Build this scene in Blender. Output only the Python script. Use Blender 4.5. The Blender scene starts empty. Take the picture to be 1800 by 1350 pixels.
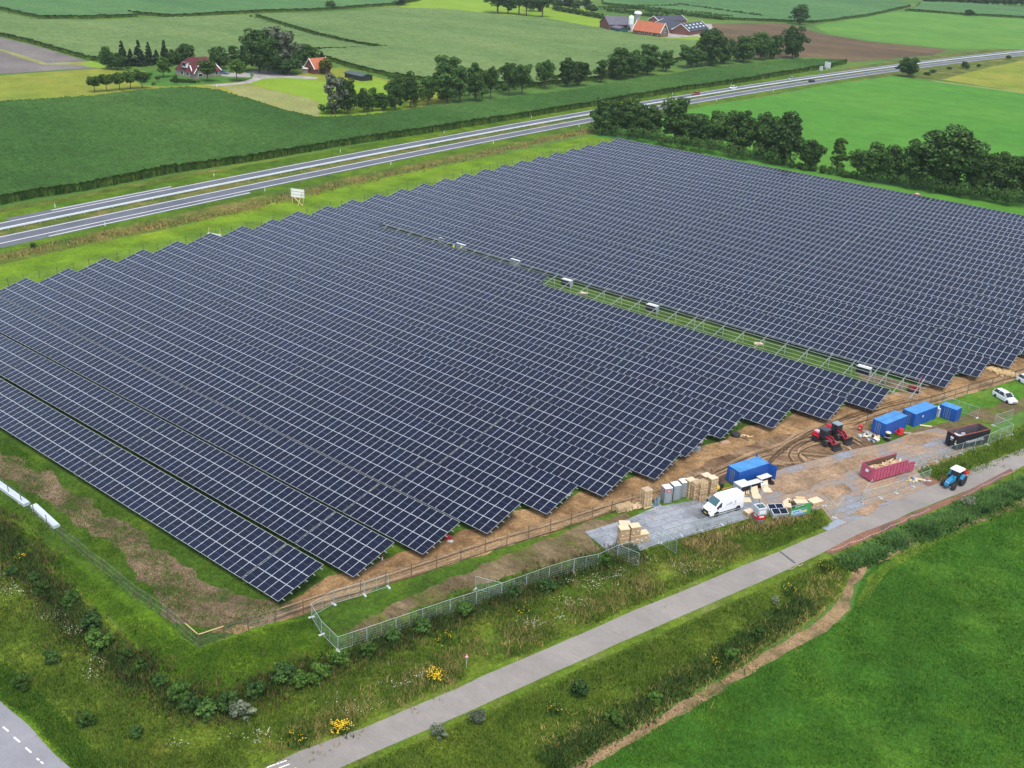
import bpy, bmesh, math, random
import numpy as np
from mathutils import Vector, Matrix, noise as mnoise
from mathutils.geometry import tessellate_polygon
C = bpy.context.scene.collection
R = math.radians
# ---------------------------------------------------------------- camera, sky, sun, exposure
S = 1.245
F = 1836.27; PITCH = 0.42562; YAW = 2.23595; ROLL = 0.04591
CAM = Vector((65.0849*S, -49.5448*S, 59.8183*S))
fwd = Vector((math.cos(PITCH)*math.cos(YAW), math.cos(PITCH)*math.sin(YAW), -math.sin(PITCH)))
r0 = Vector((math.sin(YAW), -math.cos(YAW), 0)); u0 = r0.cross(fwd)
cr = r0*math.cos(ROLL)+u0*math.sin(ROLL); cu = -r0*math.sin(ROLL)+u0*math.cos(ROLL)
cd = bpy.data.cameras.new('camera'); cam = bpy.data.objects.new('camera', cd); C.objects.link(cam)
m = Matrix((cr, cu, -fwd)).transposed().to_4x4(); m.translation = CAM
cam.matrix_world = m
cd.sensor_width = 36; cd.lens = F/1800*36; cd.clip_start = .5; cd.clip_end = 9000
bpy.context.scene.camera = cam
SUN_EL, SUN_ROT = R(68), R(130)
w = bpy.data.worlds.new('World'); bpy.context.scene.world = w; w.use_nodes = True
nt = w.node_tree; bg = nt.nodes['Background']
sky = nt.nodes.new('ShaderNodeTexSky'); sky.sky_type = 'NISHITA'; sky.sun_disc = False
sky.sun_elevation = SUN_EL; sky.sun_rotation = SUN_ROT; sky.dust_density = 3.0; sky.air_density = 1.2; sky.altitude = 60
hs = nt.nodes.new('ShaderNodeHueSaturation'); hs.inputs['Saturation'].default_value = .75
nt.links.new(sky.outputs[0], hs.inputs['Color'])
tc = nt.nodes.new('ShaderNodeTexCoord'); mp = nt.nodes.new('ShaderNodeMapping'); mp.inputs['Scale'].default_value = (1, 1, 2.5)
nz = nt.nodes.new('ShaderNodeTexNoise'); nz.inputs['Scale'].default_value = 2.2; nz.inputs['Detail'].default_value = 6
nt.links.new(tc.outputs['Generated'], mp.inputs[0]); nt.links.new(mp.outputs[0], nz.inputs['Vector'])
rp = nt.nodes.new('ShaderNodeMapRange'); rp.inputs[1].default_value = .35; rp.inputs[2].default_value = .7
rp.inputs[3].default_value = .75; rp.inputs[4].default_value = 1.45
nt.links.new(nz.outputs[0], rp.inputs[0])
mx = nt.nodes.new('ShaderNodeVectorMath'); mx.operation = 'SCALE'
nt.links.new(hs.outputs[0], mx.inputs[0]); nt.links.new(rp.outputs[0], mx.inputs['Scale'])
sx = nt.nodes.new('ShaderNodeSeparateXYZ'); nt.links.new(tc.outputs['Generated'], sx.inputs[0])
gr = nt.nodes.new('ShaderNodeMapRange'); gr.interpolation_type = 'SMOOTHSTEP'; gr.inputs[1].default_value = .4; gr.inputs[2].default_value = .88
gr.inputs[3].default_value = 1.9; gr.inputs[4].default_value = .6; nt.links.new(sx.outputs[2], gr.inputs[0])
m2 = nt.nodes.new('ShaderNodeVectorMath'); m2.operation = 'SCALE'; nt.links.new(mx.outputs[0], m2.inputs[0]); nt.links.new(gr.outputs[0], m2.inputs['Scale']); mx = m2
nt.links.new(mx.outputs[0], bg.inputs['Color']); bg.inputs['Strength'].default_value = 0.108
sl = bpy.data.lights.new('sun', 'SUN'); sl.energy = 2.4; sl.angle = R(30); sl.color = (1, .96, .9)
so = bpy.data.objects.new('sun', sl); C.objects.link(so)
sd = Vector((math.sin(SUN_ROT)*math.cos(SUN_EL), math.cos(SUN_ROT)*math.cos(SUN_EL), math.sin(SUN_EL)))
so.rotation_euler = (-sd).to_track_quat('-Z', 'Y').to_euler(); so.location = (0, 0, 200)
vs = bpy.context.scene.view_settings
vs.view_transform = 'Standard'; vs.look = 'None'; vs.gamma = 1; vs.exposure = 0.55
bpy.context.scene.cycles.volume_bounces = 0
bpy.context.scene.cycles.max_bounces = 5
bpy.context.scene.cycles.diffuse_bounces = 2
bpy.context.scene.cycles.transparent_max_bounces = 12

def ray(u, v): return fwd+cr*((u-900)/F)-cu*((v-675)/F)
def G(u, v, z=0.):
    d = ray(u, v); return CAM+d*((z-CAM.z)/d.z)
def dist(p): return (Vector(p)-CAM).dot(fwd)
def height_at(base, u, v):          # height above a ground point at which it is seen in row v
    lo, hi = 0., 60.
    for _ in range(40):
        z = (lo+hi)/2; d = base+Vector((0, 0, z))-CAM
        vv = 675-F*d.dot(cu)/d.dot(fwd)
        if vv > v: lo = z
        else: hi = z
    return z
HAZE = .00006
rng = random.Random(7); nr = np.random.default_rng(5)

# ---------------------------------------------------------------- materials
def srgb(h):
    if isinstance(h, str):
        h = [int(h[i:i+2], 16)/255 for i in (0, 2, 4)]
        return tuple(c/12.92 if c <= .04045 else ((c+.055)/1.055)**2.4 for c in h)
    return h
MATS = {}
def nd(t, typ, **k):
    n = t.nodes.new('ShaderNode'+typ)
    for a, b in k.items():
        if a in n.inputs: n.inputs[a].default_value = b
        else: setattr(n, a, b)
    return n
def mat(name, col, rough=.6, metal=0., var=.12, scale=3., bump=.0, spec=.5, alpha=None, emit=None):
    if name in MATS: return MATS[name]
    m = bpy.data.materials.new(name); m.use_nodes = True; t = m.node_tree; b = t.nodes['Principled BSDF']
    c = srgb(col)
    g = nd(t, 'NewGeometry'); n = nd(t, 'TexNoise', Scale=scale, Detail=5.)
    t.links.new(g.outputs['Position'], n.inputs['Vector'])
    r = nd(t, 'MapRange'); r.inputs[1].default_value = .3; r.inputs[2].default_value = .7
    r.inputs[3].default_value = 1-var; r.inputs[4].default_value = 1+var
    t.links.new(n.outputs[0], r.inputs[0])
    v = nd(t, 'VectorMath', operation='SCALE'); v.inputs[0].default_value = c
    t.links.new(r.outputs[0], v.inputs['Scale']); t.links.new(v.outputs[0], b.inputs['Base Color'])
    b.inputs['Roughness'].default_value = rough; b.inputs['Metallic'].default_value = metal
    b.inputs['Specular IOR Level'].default_value = spec
    if bump:
        bm_ = nd(t, 'Bump', Strength=bump, Distance=.1); t.links.new(n.outputs[0], bm_.inputs['Height']); t.links.new(bm_.outputs[0], b.inputs['Normal'])
    if alpha is not None: b.inputs['Alpha'].default_value = alpha
    MATS[name] = m; return m
def ramp(t, src, stops):
    r = nd(t, 'ValToRGB'); e = r.color_ramp.elements
    while len(e) < len(stops): e.new(.5)
    for q, (p_, c) in zip(e, stops): q.position = p_; q.color = (*srgb(c), 1)
    t.links.new(src, r.inputs[0]); return r.outputs[0]
def warm(c):
    c = srgb(c); return (c[0]*1.5, c[1]*1.02, c[2]*.9) if c[1] > c[0]*1.25 else c
def ground_mat(name, big, fine, bigscale=.03, finescale=1.2, stretch=None, bump=.5, rough=.95, mid=.3, micro=True, bdist=.25, wm=True):
    """big: colour stops over large patches, fine: (dark, light) multipliers over tufts"""
    if name in MATS: return MATS[name]
    m = bpy.data.materials.new(name); m.use_nodes = True; t = m.node_tree; b = t.nodes['Principled BSDF']
    g = nd(t, 'NewGeometry'); src = g.outputs['Position']
    if stretch:
        mp = nd(t, 'Mapping'); mp.inputs['Rotation'].default_value = (0, 0, -stretch[0]); mp.inputs['Scale'].default_value = (stretch[1], 1, 1)
        mp.vector_type = 'TEXTURE' if False else 'POINT'
        t.links.new(src, mp.inputs[0]); src2 = mp.outputs[0]
    else: src2 = src
    a = nd(t, 'TexNoise', Scale=bigscale, Detail=8., Roughness=.62); t.links.new(src2, a.inputs['Vector'])
    col = ramp(t, a.outputs[0], [(p_, warm(c) if wm else c) for p_, c in big])
    n1 = nd(t, 'TexNoise', Scale=finescale, Detail=6., Roughness=.7); t.links.new(src2, n1.inputs['Vector'])
    r1 = nd(t, 'MapRange'); r1.inputs[1].default_value = .3; r1.inputs[2].default_value = .7
    r1.inputs[3].default_value = fine[0]; r1.inputs[4].default_value = fine[1]; t.links.new(n1.outputs[0], r1.inputs[0])
    n2 = nd(t, 'TexNoise', Scale=finescale*.17, Detail=4., Roughness=.6); t.links.new(src, n2.inputs['Vector'])
    r2 = nd(t, 'MapRange'); r2.inputs[1].default_value = .3; r2.inputs[2].default_value = .7
    r2.inputs[3].default_value = 1-mid; r2.inputs[4].default_value = 1+mid; t.links.new(n2.outputs[0], r2.inputs[0])
    mu = nd(t, 'Math', operation='MULTIPLY'); t.links.new(r1.outputs[0], mu.inputs[0]); t.links.new(r2.outputs[0], mu.inputs[1])
    n4 = nd(t, 'TexNoise', Scale=finescale*3.6, Detail=3., Roughness=.75); t.links.new(src2, n4.inputs['Vector'])
    r4 = nd(t, 'MapRange'); r4.inputs[1].default_value = .3; r4.inputs[2].default_value = .7
    r4.inputs[3].default_value = 1-(1-fine[0])*1.05; r4.inputs[4].default_value = 1+(fine[1]-1)*1.05; t.links.new(n4.outputs[0], r4.inputs[0])
    m4 = nd(t, 'Math', operation='MULTIPLY'); t.links.new(mu.outputs[0], m4.inputs[0]); t.links.new(r4.outputs[0], m4.inputs[1]); mu = m4
    v = nd(t, 'VectorMath', operation='SCALE'); t.links.new(col, v.inputs[0]); t.links.new(mu.outputs[0], v.inputs['Scale'])
    t.links.new(v.outputs[0], b.inputs['Base Color'])
    b.inputs['Roughness'].default_value = rough; b.inputs['Specular IOR Level'].default_value = .15
    if bump:
        bm_ = nd(t, 'Bump', Strength=bump, Distance=bdist); t.links.new(n1.outputs[0], bm_.inputs['Height']); t.links.new(bm_.outputs[0], b.inputs['Normal'])
    MATS[name] = m; return m
def leaf_mat(name, stops, rough=.75, trans=.0):
    if name in MATS: return MATS[name]
    m = bpy.data.materials.new(name); m.use_nodes = True; t = m.node_tree; b = t.nodes['Principled BSDF']
    g = nd(t, 'NewGeometry'); n = nd(t, 'TexNoise', Scale=.5, Detail=4.); t.links.new(g.outputs['Position'], n.inputs['Vector'])
    ad = nd(t, 'Math', operation='MULTIPLY_ADD'); t.links.new(g.outputs['Random Per Island'], ad.inputs[0]); ad.inputs[1].default_value = .45
    s_ = nd(t, 'Math', operation='MULTIPLY_ADD'); t.links.new(n.outputs[0], s_.inputs[0]); s_.inputs[1].default_value = 1.1; s_.inputs[2].default_value = -.27
    t.links.new(s_.outputs[0], ad.inputs[2])
    oi = nd(t, 'ObjectInfo'); hsv = nd(t, 'HueSaturation')
    mr = nd(t, 'MapRange'); mr.inputs[3].default_value = .75; mr.inputs[4].default_value = 1.3; t.links.new(oi.outputs['Random'], mr.inputs[0])
    t.links.new(mr.outputs[0], hsv.inputs['Value'])
    t.links.new(ramp(t, ad.outputs[0], [(p_, (srgb(c)[0]*1.2, srgb(c)[1], srgb(c)[2])) for p_, c in stops]), hsv.inputs['Color']); t.links.new(hsv.outputs[0], b.inputs['Base Color'])
    b.inputs['Roughness'].default_value = rough; b.inputs['Specular IOR Level'].default_value = .2
    MATS[name] = m; return m

# ---------------------------------------------------------------- object helpers
def tag(o, label=None, cat=None, group=None, kind=None):
    if label: o['label'] = label
    if cat: o['category'] = cat
    if group: o['group'] = group
    if kind: o['kind'] = kind
    return o
def thing(name, label, cat, loc=(0, 0, 0), rz=0, group=None):
    o = bpy.data.objects.new(name, None); C.objects.link(o); o.location = loc; o.rotation_euler = (0, 0, rz)
    o.empty_display_size = .3
    return tag(o, label, cat, group)
def obj(name, me, parent=None, loc=None):
    o = bpy.data.objects.new(name, me); C.objects.link(o)
    if parent: o.parent = parent
    if loc is not None: o.location = loc
    return o
class MB:
    def __init__(s): s.v = []; s.f = []; s.mi = []; s.M = []; s.X = Matrix()
    def mi_(s, m):
        if m not in s.M: s.M.append(m)
        return s.M.index(m)
    def add(s, vs, fs, m):
        b = len(s.v); s.v += [tuple(s.X @ Vector(p)) for p in vs]; i = s.mi_(m)
        for f in fs: s.f.append([b+k for k in f]); s.mi.append(i)
        return s
    def box(s, c, d, m, rz=0, taper=1., rx=0, ry=0):
        x, y, z = d[0]/2, d[1]/2, d[2]/2
        Q = Matrix.Translation(c) @ Matrix.Rotation(rz, 4, 'Z') @ Matrix.Rotation(ry, 4, 'Y') @ Matrix.Rotation(rx, 4, 'X')
        vs = []
        for sz, tp in ((-1, 1), (1, taper)):
            for sx, sy in ((-1, -1), (1, -1), (1, 1), (-1, 1)): vs.append(Q @ Vector((sx*x*tp, sy*y*tp, sz*z)))
        return s.add(vs, [(3, 2, 1, 0), (4, 5, 6, 7), (0, 1, 5, 4), (1, 2, 6, 5), (2, 3, 7, 6), (3, 0, 4, 7)], m)
    def b0(s, c, d, m, **k): return s.box((c[0], c[1], c[2]+d[2]/2), d, m, **k)    # c at the bottom centre
    def tube(s, a, b, r, m, n=6, r2=None):
        a, b = Vector(a), Vector(b); r2 = r if r2 is None else r2; d = (b-a).normalized()
        x = d.orthogonal().normalized(); y = d.cross(x); vs = []
        for q, rr in ((a, r), (b, r2)):
            for i in range(n):
                t = 2*math.pi*i/n; vs.append(q+x*math.cos(t)*rr+y*math.sin(t)*rr)
        fs = [(i, (i+1) % n, n+(i+1) % n, n+i) for i in range(n)]+[tuple(reversed(range(n))), tuple(range(n, 2*n))]
        return s.add(vs, fs, m)
    def lathe(s, prof, m, n=14, c=(0, 0, 0), axis='Z'):
        vs = []; fs = []
        for (r, h) in prof:
            for i in range(n):
                t = 2*math.pi*i/n; p_ = (r*math.cos(t), r*math.sin(t), h)
                if axis == 'Y': p_ = (p_[0], p_[2], p_[1])
                if axis == 'X': p_ = (p_[2], p_[0], p_[1])
                vs.append((p_[0]+c[0], p_[1]+c[1], p_[2]+c[2]))
        for k in range(len(prof)-1):
            for i in range(n): fs.append((k*n+i, k*n+(i+1) % n, (k+1)*n+(i+1) % n, (k+1)*n+i))
        fs += [tuple(reversed(range(n))), tuple(range((len(prof)-1)*n, len(prof)*n))]
        return s.add(vs, fs, m)
    def prism(s, poly, z0, z1, m):       # poly in xy
        n = len(poly); vs = [(x, y, z0) for x, y in poly]+[(x, y, z1) for x, y in poly]
        return s.add(vs, [tuple(reversed(range(n))), tuple(range(n, 2*n))]+[(i, (i+1) % n, n+(i+1) % n, n+i) for i in range(n)], m)
    def side(s, poly, y0, y1, m):        # poly in xz, extruded in y
        n = len(poly); vs = [(x, y0, z) for x, z in poly]+[(x, y1, z) for x, z in poly]
        return s.add(vs, [tuple(range(n)), tuple(reversed(range(n, 2*n)))]+[(i, n+i, n+(i+1) % n, (i+1) % n) for i in range(n)], m)
    def loft(s, rings, m, cap=True):
        n = len(rings[0]); vs = [p_ for r_ in rings for p_ in r_]; fs = []
        for k in range(len(rings)-1):
            for i in range(n): fs.append((k*n+i, k*n+(i+1) % n, (k+1)*n+(i+1) % n, (k+1)*n+i))
        if cap: fs += [tuple(reversed(range(n))), tuple(range((len(rings)-1)*n, len(rings)*n))]
        return s.add(vs, fs, m)
    def mesh(s, name, smooth=False):
        me = bpy.data.meshes.new(name); me.from_pydata(s.v, [], s.f)
        for m_ in s.M: me.materials.append(m_)
        me.polygons.foreach_set('material_index', s.mi)
        bm = bmesh.new(); bm.from_mesh(me); bmesh.ops.recalc_face_normals(bm, faces=bm.faces); bm.to_mesh(me); bm.free()
        if smooth: me.polygons.foreach_set('use_smooth', [True]*len(me.polygons))
        me.update(); return me
    def build(s, name, parent=None, smooth=False, loc=None): return obj(name, s.mesh(name, smooth), parent, loc)
def npmesh(name, V, Fq, mats, mi=None):
    """fast mesh from numpy: V (n,3), Fq (m,k)"""
    me = bpy.data.meshes.new(name); V = np.asarray(V, np.float32); Fq = np.asarray(Fq, np.int32); k = Fq.shape[1]
    me.vertices.add(len(V)); me.vertices.foreach_set('co', V.ravel())
    me.loops.add(Fq.size); me.loops.foreach_set('vertex_index', Fq.ravel())
    me.polygons.add(len(Fq)); me.polygons.foreach_set('loop_start', np.arange(0, Fq.size, k, dtype=np.int32))
    for m_ in mats: me.materials.append(m_)
    if mi is not None: me.polygons.foreach_set('material_index', np.asarray(mi, np.int32))
    me.update(calc_edges=True); return me
def copy_tree(o, parent=None):
    c = o.copy(); C.objects.link(c); c.parent = parent
    for ch in list(o.children): copy_tree(ch, c)
    return c
def gpts(px, z=0.): return [(lambda q: (q.x, q.y))(G(u, v, z)) for u, v in px]
def jitter_poly(P, amp, step):
    out = []; n = len(P)
    for i in range(n):
        a = Vector(P[i]); b = Vector(P[(i+1) % n]); k = max(1, int((b-a).length/step)); k = min(k, 260)
        nrm = Vector((-(b-a).y, (b-a).x)).normalized() if (b-a).length > 0 else Vector((0, 0))
        for j in range(k):
            q = a.lerp(b, j/k)
            q = q+nrm*amp*(mnoise.noise(Vector((q.x/step/2.5, q.y/step/2.5, 3.)))*1.6+rng.uniform(-.35, .35))*(1 if k > 1 else 0)
            out.append((q.x, q.y))
    return out
def sheet(name, px, z, m, amp=0., step=1.5, world=False):
    P = px if world else gpts(px, z)
    if amp: P = jitter_poly(P, amp, step)
    vs = [Vector((x, y, z)) for x, y in P]; tr = tessellate_polygon([vs])
    me = bpy.data.meshes.new(name); me.from_pydata(vs, [], [tuple(t) for t in tr]); me.materials.append(m)
    bm = bmesh.new(); bm.from_mesh(me); bmesh.ops.recalc_face_normals(bm, faces=bm.faces)
    if bm.faces and sum(f.normal.z for f in bm.faces) < 0: bmesh.ops.reverse_faces(bm, faces=bm.faces)
    bm.to_mesh(me); bm.free()
    return tag(obj(name, me), kind='structure')
def inside(P, X, Y):
    P = np.asarray(P); c = np.zeros(len(X), bool); n = len(P); j = n-1
    for i in range(n):
        xi, yi = P[i]; xj, yj = P[j]
        if yi != yj:
            c ^= ((yi > Y) != (yj > Y)) & (X < (xj-xi)*(Y-yi)/(yj-yi)+xi)
        j = i
    return c
def scatter(P, n):
    P = np.asarray(P); lo = P.min(0); hi = P.max(0); out = np.empty((0, 2))
    while len(out) < n:
        q = nr.uniform(lo, hi, (n*2, 2)); out = np.vstack([out, q[inside(P, q[:, 0], q[:, 1])]])
    return out[:n]
def blades(pts, h, wd, lean, k, z0=0., spread=.18, hv=.4):
    """k leaf triangles round every point"""
    n = len(pts); P = np.repeat(pts, k, 0); n2 = len(P)
    a = nr.uniform(0, 2*np.pi, n2); hh = np.repeat(np.broadcast_to(h, n), k)*nr.uniform(1-hv, 1+hv, n2)
    off = nr.normal(0, spread, (n2, 2)); B = P+off
    d = np.stack([np.cos(a), np.sin(a)], 1); t = np.stack([-d[:, 1], d[:, 0]], 1)
    ww = wd*nr.uniform(.6, 1.4, n2)
    v0 = np.c_[B+t*ww[:, None], np.full(n2, z0)]; v1 = np.c_[B-t*ww[:, None], np.full(n2, z0)]
    v2 = np.c_[B+d*(hh*lean*nr.uniform(.3, 1.6, n2))[:, None], z0+hh]
    V = np.stack([v0, v1, v2], 1).reshape(-1, 3); return V, np.arange(len(V)).reshape(-1, 3)
def field_slab(name, P, h, step, m, amp=.3, side=None):
    """standing crop: a bumpy canopy over the plot with ragged sides down to the soil"""
    P = np.asarray(P); lo = P.min(0)-step; hi = P.max(0)+step
    nx = int((hi[0]-lo[0])/step)+1; ny = int((hi[1]-lo[1])/step)+1
    X, Y = np.meshgrid(lo[0]+np.arange(nx)*step, lo[1]+np.arange(ny)*step, indexing='ij')
    ins = inside(P, (X+step/2).ravel(), (Y+step/2).ravel()).reshape(nx, ny)[:-1, :-1]
    jx = nr.uniform(-.33, .33, X.shape)*step; jy = nr.uniform(-.33, .33, X.shape)*step
    Z = h+nr.normal(0, amp*.55, X.shape).clip(-amp*1.6, amp*1.6)
    Z += amp*.6*np.sin(X/17.+Y/11.)*np.sin(Y/23.)
    V = np.stack([X+jx, Y+jy, Z], -1).reshape(-1, 3); idx = np.arange(nx*ny).reshape(nx, ny)
    q = np.stack([idx[:-1, :-1], idx[1:, :-1], idx[1:, 1:], idx[:-1, 1:]], -1)[ins]
    used = np.zeros(nx*ny, bool); used[q.ravel()] = True
    # sides
    pad = np.zeros((ins.shape[0]+2, ins.shape[1]+2), bool); pad[1:-1, 1:-1] = ins; w_ = []
    for di, dj, a, b in ((-1, 0, (0, 1), (0, 0)), (1, 0, (1, 0), (1, 1)), (0, -1, (0, 0), (1, 0)), (0, 1, (1, 1), (0, 1))):
        e = ins & ~pad[1+di:1+di+ins.shape[0], 1+dj:1+dj+ins.shape[1]]
        I, J = np.nonzero(e); w_.append(np.stack([idx[I+a[0], J+a[1]], idx[I+b[0], J+b[1]]], -1))
    W = np.vstack(w_); n0 = len(V)
    top = V[W.reshape(-1)]; mid = top.copy(); mid[:, 2] *= .5; mid[:, :2] += nr.uniform(-.2, .2, (len(mid), 2)); bot = top.copy(); bot[:, 2] = 0.
    V2 = np.vstack([V, mid, bot]); k = len(W)
    mi_ = n0+np.arange(2*k).reshape(k, 2); bi = n0+2*k+np.arange(2*k).reshape(k, 2)
    s1 = np.stack([W[:, 0], W[:, 1], mi_[:, 1], mi_[:, 0]], -1); s2 = np.stack([mi_[:, 0], mi_[:, 1], bi[:, 1], bi[:, 0]], -1)
    Fq = np.vstack([q, s1, s2])
    me = npmesh(name, V2, Fq, [m, side or m], np.r_[np.zeros(len(q)), np.ones(2*k)])
    # tidy unused vertices
    bm = bmesh.new(); bm.from_mesh(me); bmesh.ops.delete(bm, geom=[v_ for v_ in bm.verts if not v_.link_faces], context='VERTS'); bm.to_mesh(me); bm.free()
    return me
# ---------------------------------------------------------------- ground, fields, roads
G_LAWN = ground_mat('lawn_grass', [(.3, (.028, .085, .006)), (.5, (.046, .135, .007)), (.72, (.08, .18, .010))], (.55, 1.45), .07, 1.6, bump=.7)
G_MEADOW = ground_mat('meadow_grass', [(.3, (.016, .08, .009)), (.5, (.026, .112, .010)), (.72, (.05, .15, .014))], (.6, 1.4), .09, 1.5, bump=.5, mid=.2)
G_FARM = ground_mat('far_meadow_grass', [(.3, (.05, .18, .03)), (.5, (.06, .21, .035)), (.75, (.085, .24, .04))], (.85, 1.15), .02, .5, bump=.2, mid=.12)
G_YEL = ground_mat('dry_meadow_grass', [(.3, (.08, .18, .02)), (.5, (.13, .22, .03)), (.75, (.19, .24, .05))], (.8, 1.2), .03, .6, bump=.3, mid=.15)
G_STUB = ground_mat('stubble_grass', [(.3, (.15, .2, .05)), (.5, (.22, .24, .08)), (.75, (.27, .26, .1))], (.8, 1.2), .03, .6, bump=.3, mid=.15)
G_VERGE = ground_mat('verge_grass', [(.28, (.03, .08, .014)), (.5, (.06, .12, .02)), (.63, (.11, .14, .04)), (.8, (.2, .17, .07))], (.6, 1.4), .10, 1.1, bump=.8)
G_ROUGH = ground_mat('rough_grass', [(.25, (.022, .055, .008)), (.45, (.05, .12, .012)), (.58, (.075, .15, .016)), (.78, (.13, .17, .035))], (.5, 1.5), .12, 1.3, bump=.9)
G_STRAW = ground_mat('straw_grass', [(.3, (.09, .12, .03)), (.5, (.2, .18, .07)), (.7, (.32, .25, .12))], (.6, 1.35), .15, 1.4, bump=.8)
G_BARE = ground_mat('worn_soil', [(.34, (.035, .085, .012)), (.42, (.10, .085, .045)), (.5, (.17, .115, .075)), (.75, (.24, .165, .115))], (.6, 1.4), .2, 1.5, bump=.8)
G_SAND = ground_mat('sandy_soil', [(.3, (.11, .065, .035)), (.46, (.25, .15, .07)), (.6, (.37, .235, .115)), (.76, (.48, .33, .17))], (.55, 1.35), .12, .9, bump=.9, mid=.22)
G_MUD = ground_mat('muddy_soil', [(.3, (.06, .036, .02)), (.45, (.15, .09, .052)), (.6, (.26, .17, .10)), (.78, (.36, .25, .15))], (.55, 1.4), .16, 1.1, stretch=(.75, .35), bump=1., mid=.3, bdist=.4)
G_PLOUGH = ground_mat('ploughed_soil', [(.3, (.07, .05, .03)), (.5, (.11, .075, .04)), (.7, (.16, .11, .055))], (.8, 1.2), .03, .7, stretch=(.3, .3), bump=.4, mid=.12)
G_GREYSOIL = ground_mat('grey_soil', [(.3, (.13, .115, .11)), (.5, (.17, .15, .14)), (.7, (.2, .18, .16))], (.85, 1.15), .05, .6, bump=.3, mid=.08)
G_ASPH = ground_mat('asphalt_lane', [(.3, (.215, .20, .185)), (.5, (.255, .235, .215)), (.7, (.29, .265, .24))], (.93, 1.07), .15, 3., stretch=(.55, .25), bump=.15, mid=.06, rough=.85)
G_ASPH2 = ground_mat('asphalt_road', [(.3, (.21, .21, .23)), (.5, (.245, .245, .265)), (.7, (.27, .27, .29))], (.93, 1.07), .2, 4., bump=.15, mid=.05, rough=.85)
G_HWY = ground_mat('highway_asphalt', [(.3, (.095, .105, .13)), (.5, (.12, .13, .155)), (.7, (.145, .155, .18))], (.95, 1.05), .1, 2., bump=.1, mid=.05, rough=.8)
WHITE_LINE = mat('white_road_paint', (.72, .72, .72), .7, var=.08)
G_BASE = ground_mat('pasture', [(.3, (.035, .12, .02)), (.5, (.05, .15, .03)), (.7, (.08, .18, .03))], (.8, 1.2), .012, .5, bump=.2, mid=.15)
# one ground sheet out to the horizon
tag(obj('ground', MB().add([(-4000, -1500, 0), (2600, -1500, 0), (2600, 6000, 0), (-4000, 6000, 0)], [(0, 1, 2, 3)], G_BASE).mesh('ground')), kind='structure')

def qx(c, y): return ((c[0]*y+c[1])*y+c[2])*y+c[3]
HA = [-9.408e-09, 1.67752e-04, -.0635821, -167.125]; HB = [2.1073e-08, 1.35274e-04, -.0534404, -161.434]
HC = [3.3737e-08, 1.232e-04, -.0538155, -156.996]; HD = [2.0384e-08, 1.39614e-04, -.0568488, -150.545]
YS = list(range(-40, 1400, 12))
def strip(name, c1, o1, c2, o2, z, m, y0=-40, y1=1400):
    ys = [y for y in YS if y0 <= y <= y1]
    V = []; Fc = []
    for y in ys: V += [(qx(c1, y)+o1, y, z), (qx(c2, y)+o2, y, z)]
    for i in range(len(ys)-1): Fc.append((2*i, 2*i+1, 2*i+3, 2*i+2))
    return tag(obj(name, MB().add(V, Fc, m).mesh(name)), kind='structure')
# far fields (from the back forward)
def fld(name, px, z, m, amp=.5, step=4): return sheet(name, px, z, m, amp, step)
fld('meadow', [(700, 12), (740, -4), (860, -2), (1000, 4), (1100, 38), (1060, 50), (960, 32), (870, 26)], .03, G_FARM if False else ground_mat('lime_meadow', [(.3, (.10, .26, .02)), (.7, (.14, .30, .03))], (.9, 1.1), .02, .4, bump=.2, mid=.08))
fld('meadow', [(1430, 45), (1500, 33), (1580, 20), (1680, 24), (1830, 34), (1900, 40), (1900, 82), (1800, 86), (1680, 86), (1600, 79), (1530, 72), (1455, 58)], .03, G_FARM)
fld('ploughed_field', [(1240, 42), (1360, 40), (1400, 45), (1440, 58), (1520, 72), (1600, 80), (1668, 87), (1640, 97), (1560, 104), (1495, 109), (1440, 101), (1300, 100), (1240, 70)], .03, G_PLOUGH, .6)
fld('meadow', [(1130, 62), (1230, 62), (1260, 76), (1215, 78), (1130, 70)], .034, MATS['lime_meadow'], .3)
fld('meadow', [(1150, 205), (1240, 186), (1370, 165), (1450, 150), (1530, 139), (1570, 133), (1640, 142), (1800, 163), (2000, 190), (2000, 420), (1800, 385), (1500, 330), (1200, 262), (1040, 240)], .034, ground_mat('right_meadow', [(.3, (.035, .175, .02)), (.5, (.045, .20, .025)), (.75, (.07, .23, .03))], (.85, 1.15), .02, .6, stretch=(.2, .3), bump=.3, mid=.12), .4)
fld('meadow', [(1655, 140), (1730, 120), (1800, 106), (1900, 90), (1950, 180), (1800, 162)], .038, G_YEL, .4)
fld('field_path', [(1640, 141.5), (1800, 162), (1900, 175), (1900, 178), (1800, 164.2), (1640, 143)], .042, G_STUB, .2)
fld('meadow', [(0, 133), (60, 128), (120, 124), (180, 120), (260, 125), (330, 135), (420, 140), (520, 130), (600, 118), (680, 140), (780, 150), (800, 190), (600, 215), (300, 175), (0, 190), (-200, 200), (-200, 150)], .034, G_YEL, .4)
fld('meadow', [(425, 142), (455, 138), (520, 136), (600, 148), (660, 138), (700, 150), (725, 180), (700, 205), (560, 205), (555, 175), (480, 158)], .038, MATS['lime_meadow'], .3)
fld('paddock', [(385, 150), (430, 147), (470, 157), (540, 172), (560, 180), (562, 206), (500, 196), (440, 176)], .042, G_STUB, .3)
fld('garden_lawn', [(215, 128), (300, 122), (420, 128), (445, 133), (440, 142), (380, 147), (300, 152), (250, 150)], .042, ground_mat('garden_grass', [(.3, (.03, .12, .02)), (.7, (.05, .18, .03))], (.8, 1.2), .05, .7, bump=.3), .2)
fld('ploughed_field', [(-200, 40), (0, 65), (60, 80), (150, 106), (182, 112), (186, 119), (120, 122), (0, 130), (-200, 140)], .034, G_GREYSOIL, .5)
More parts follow.
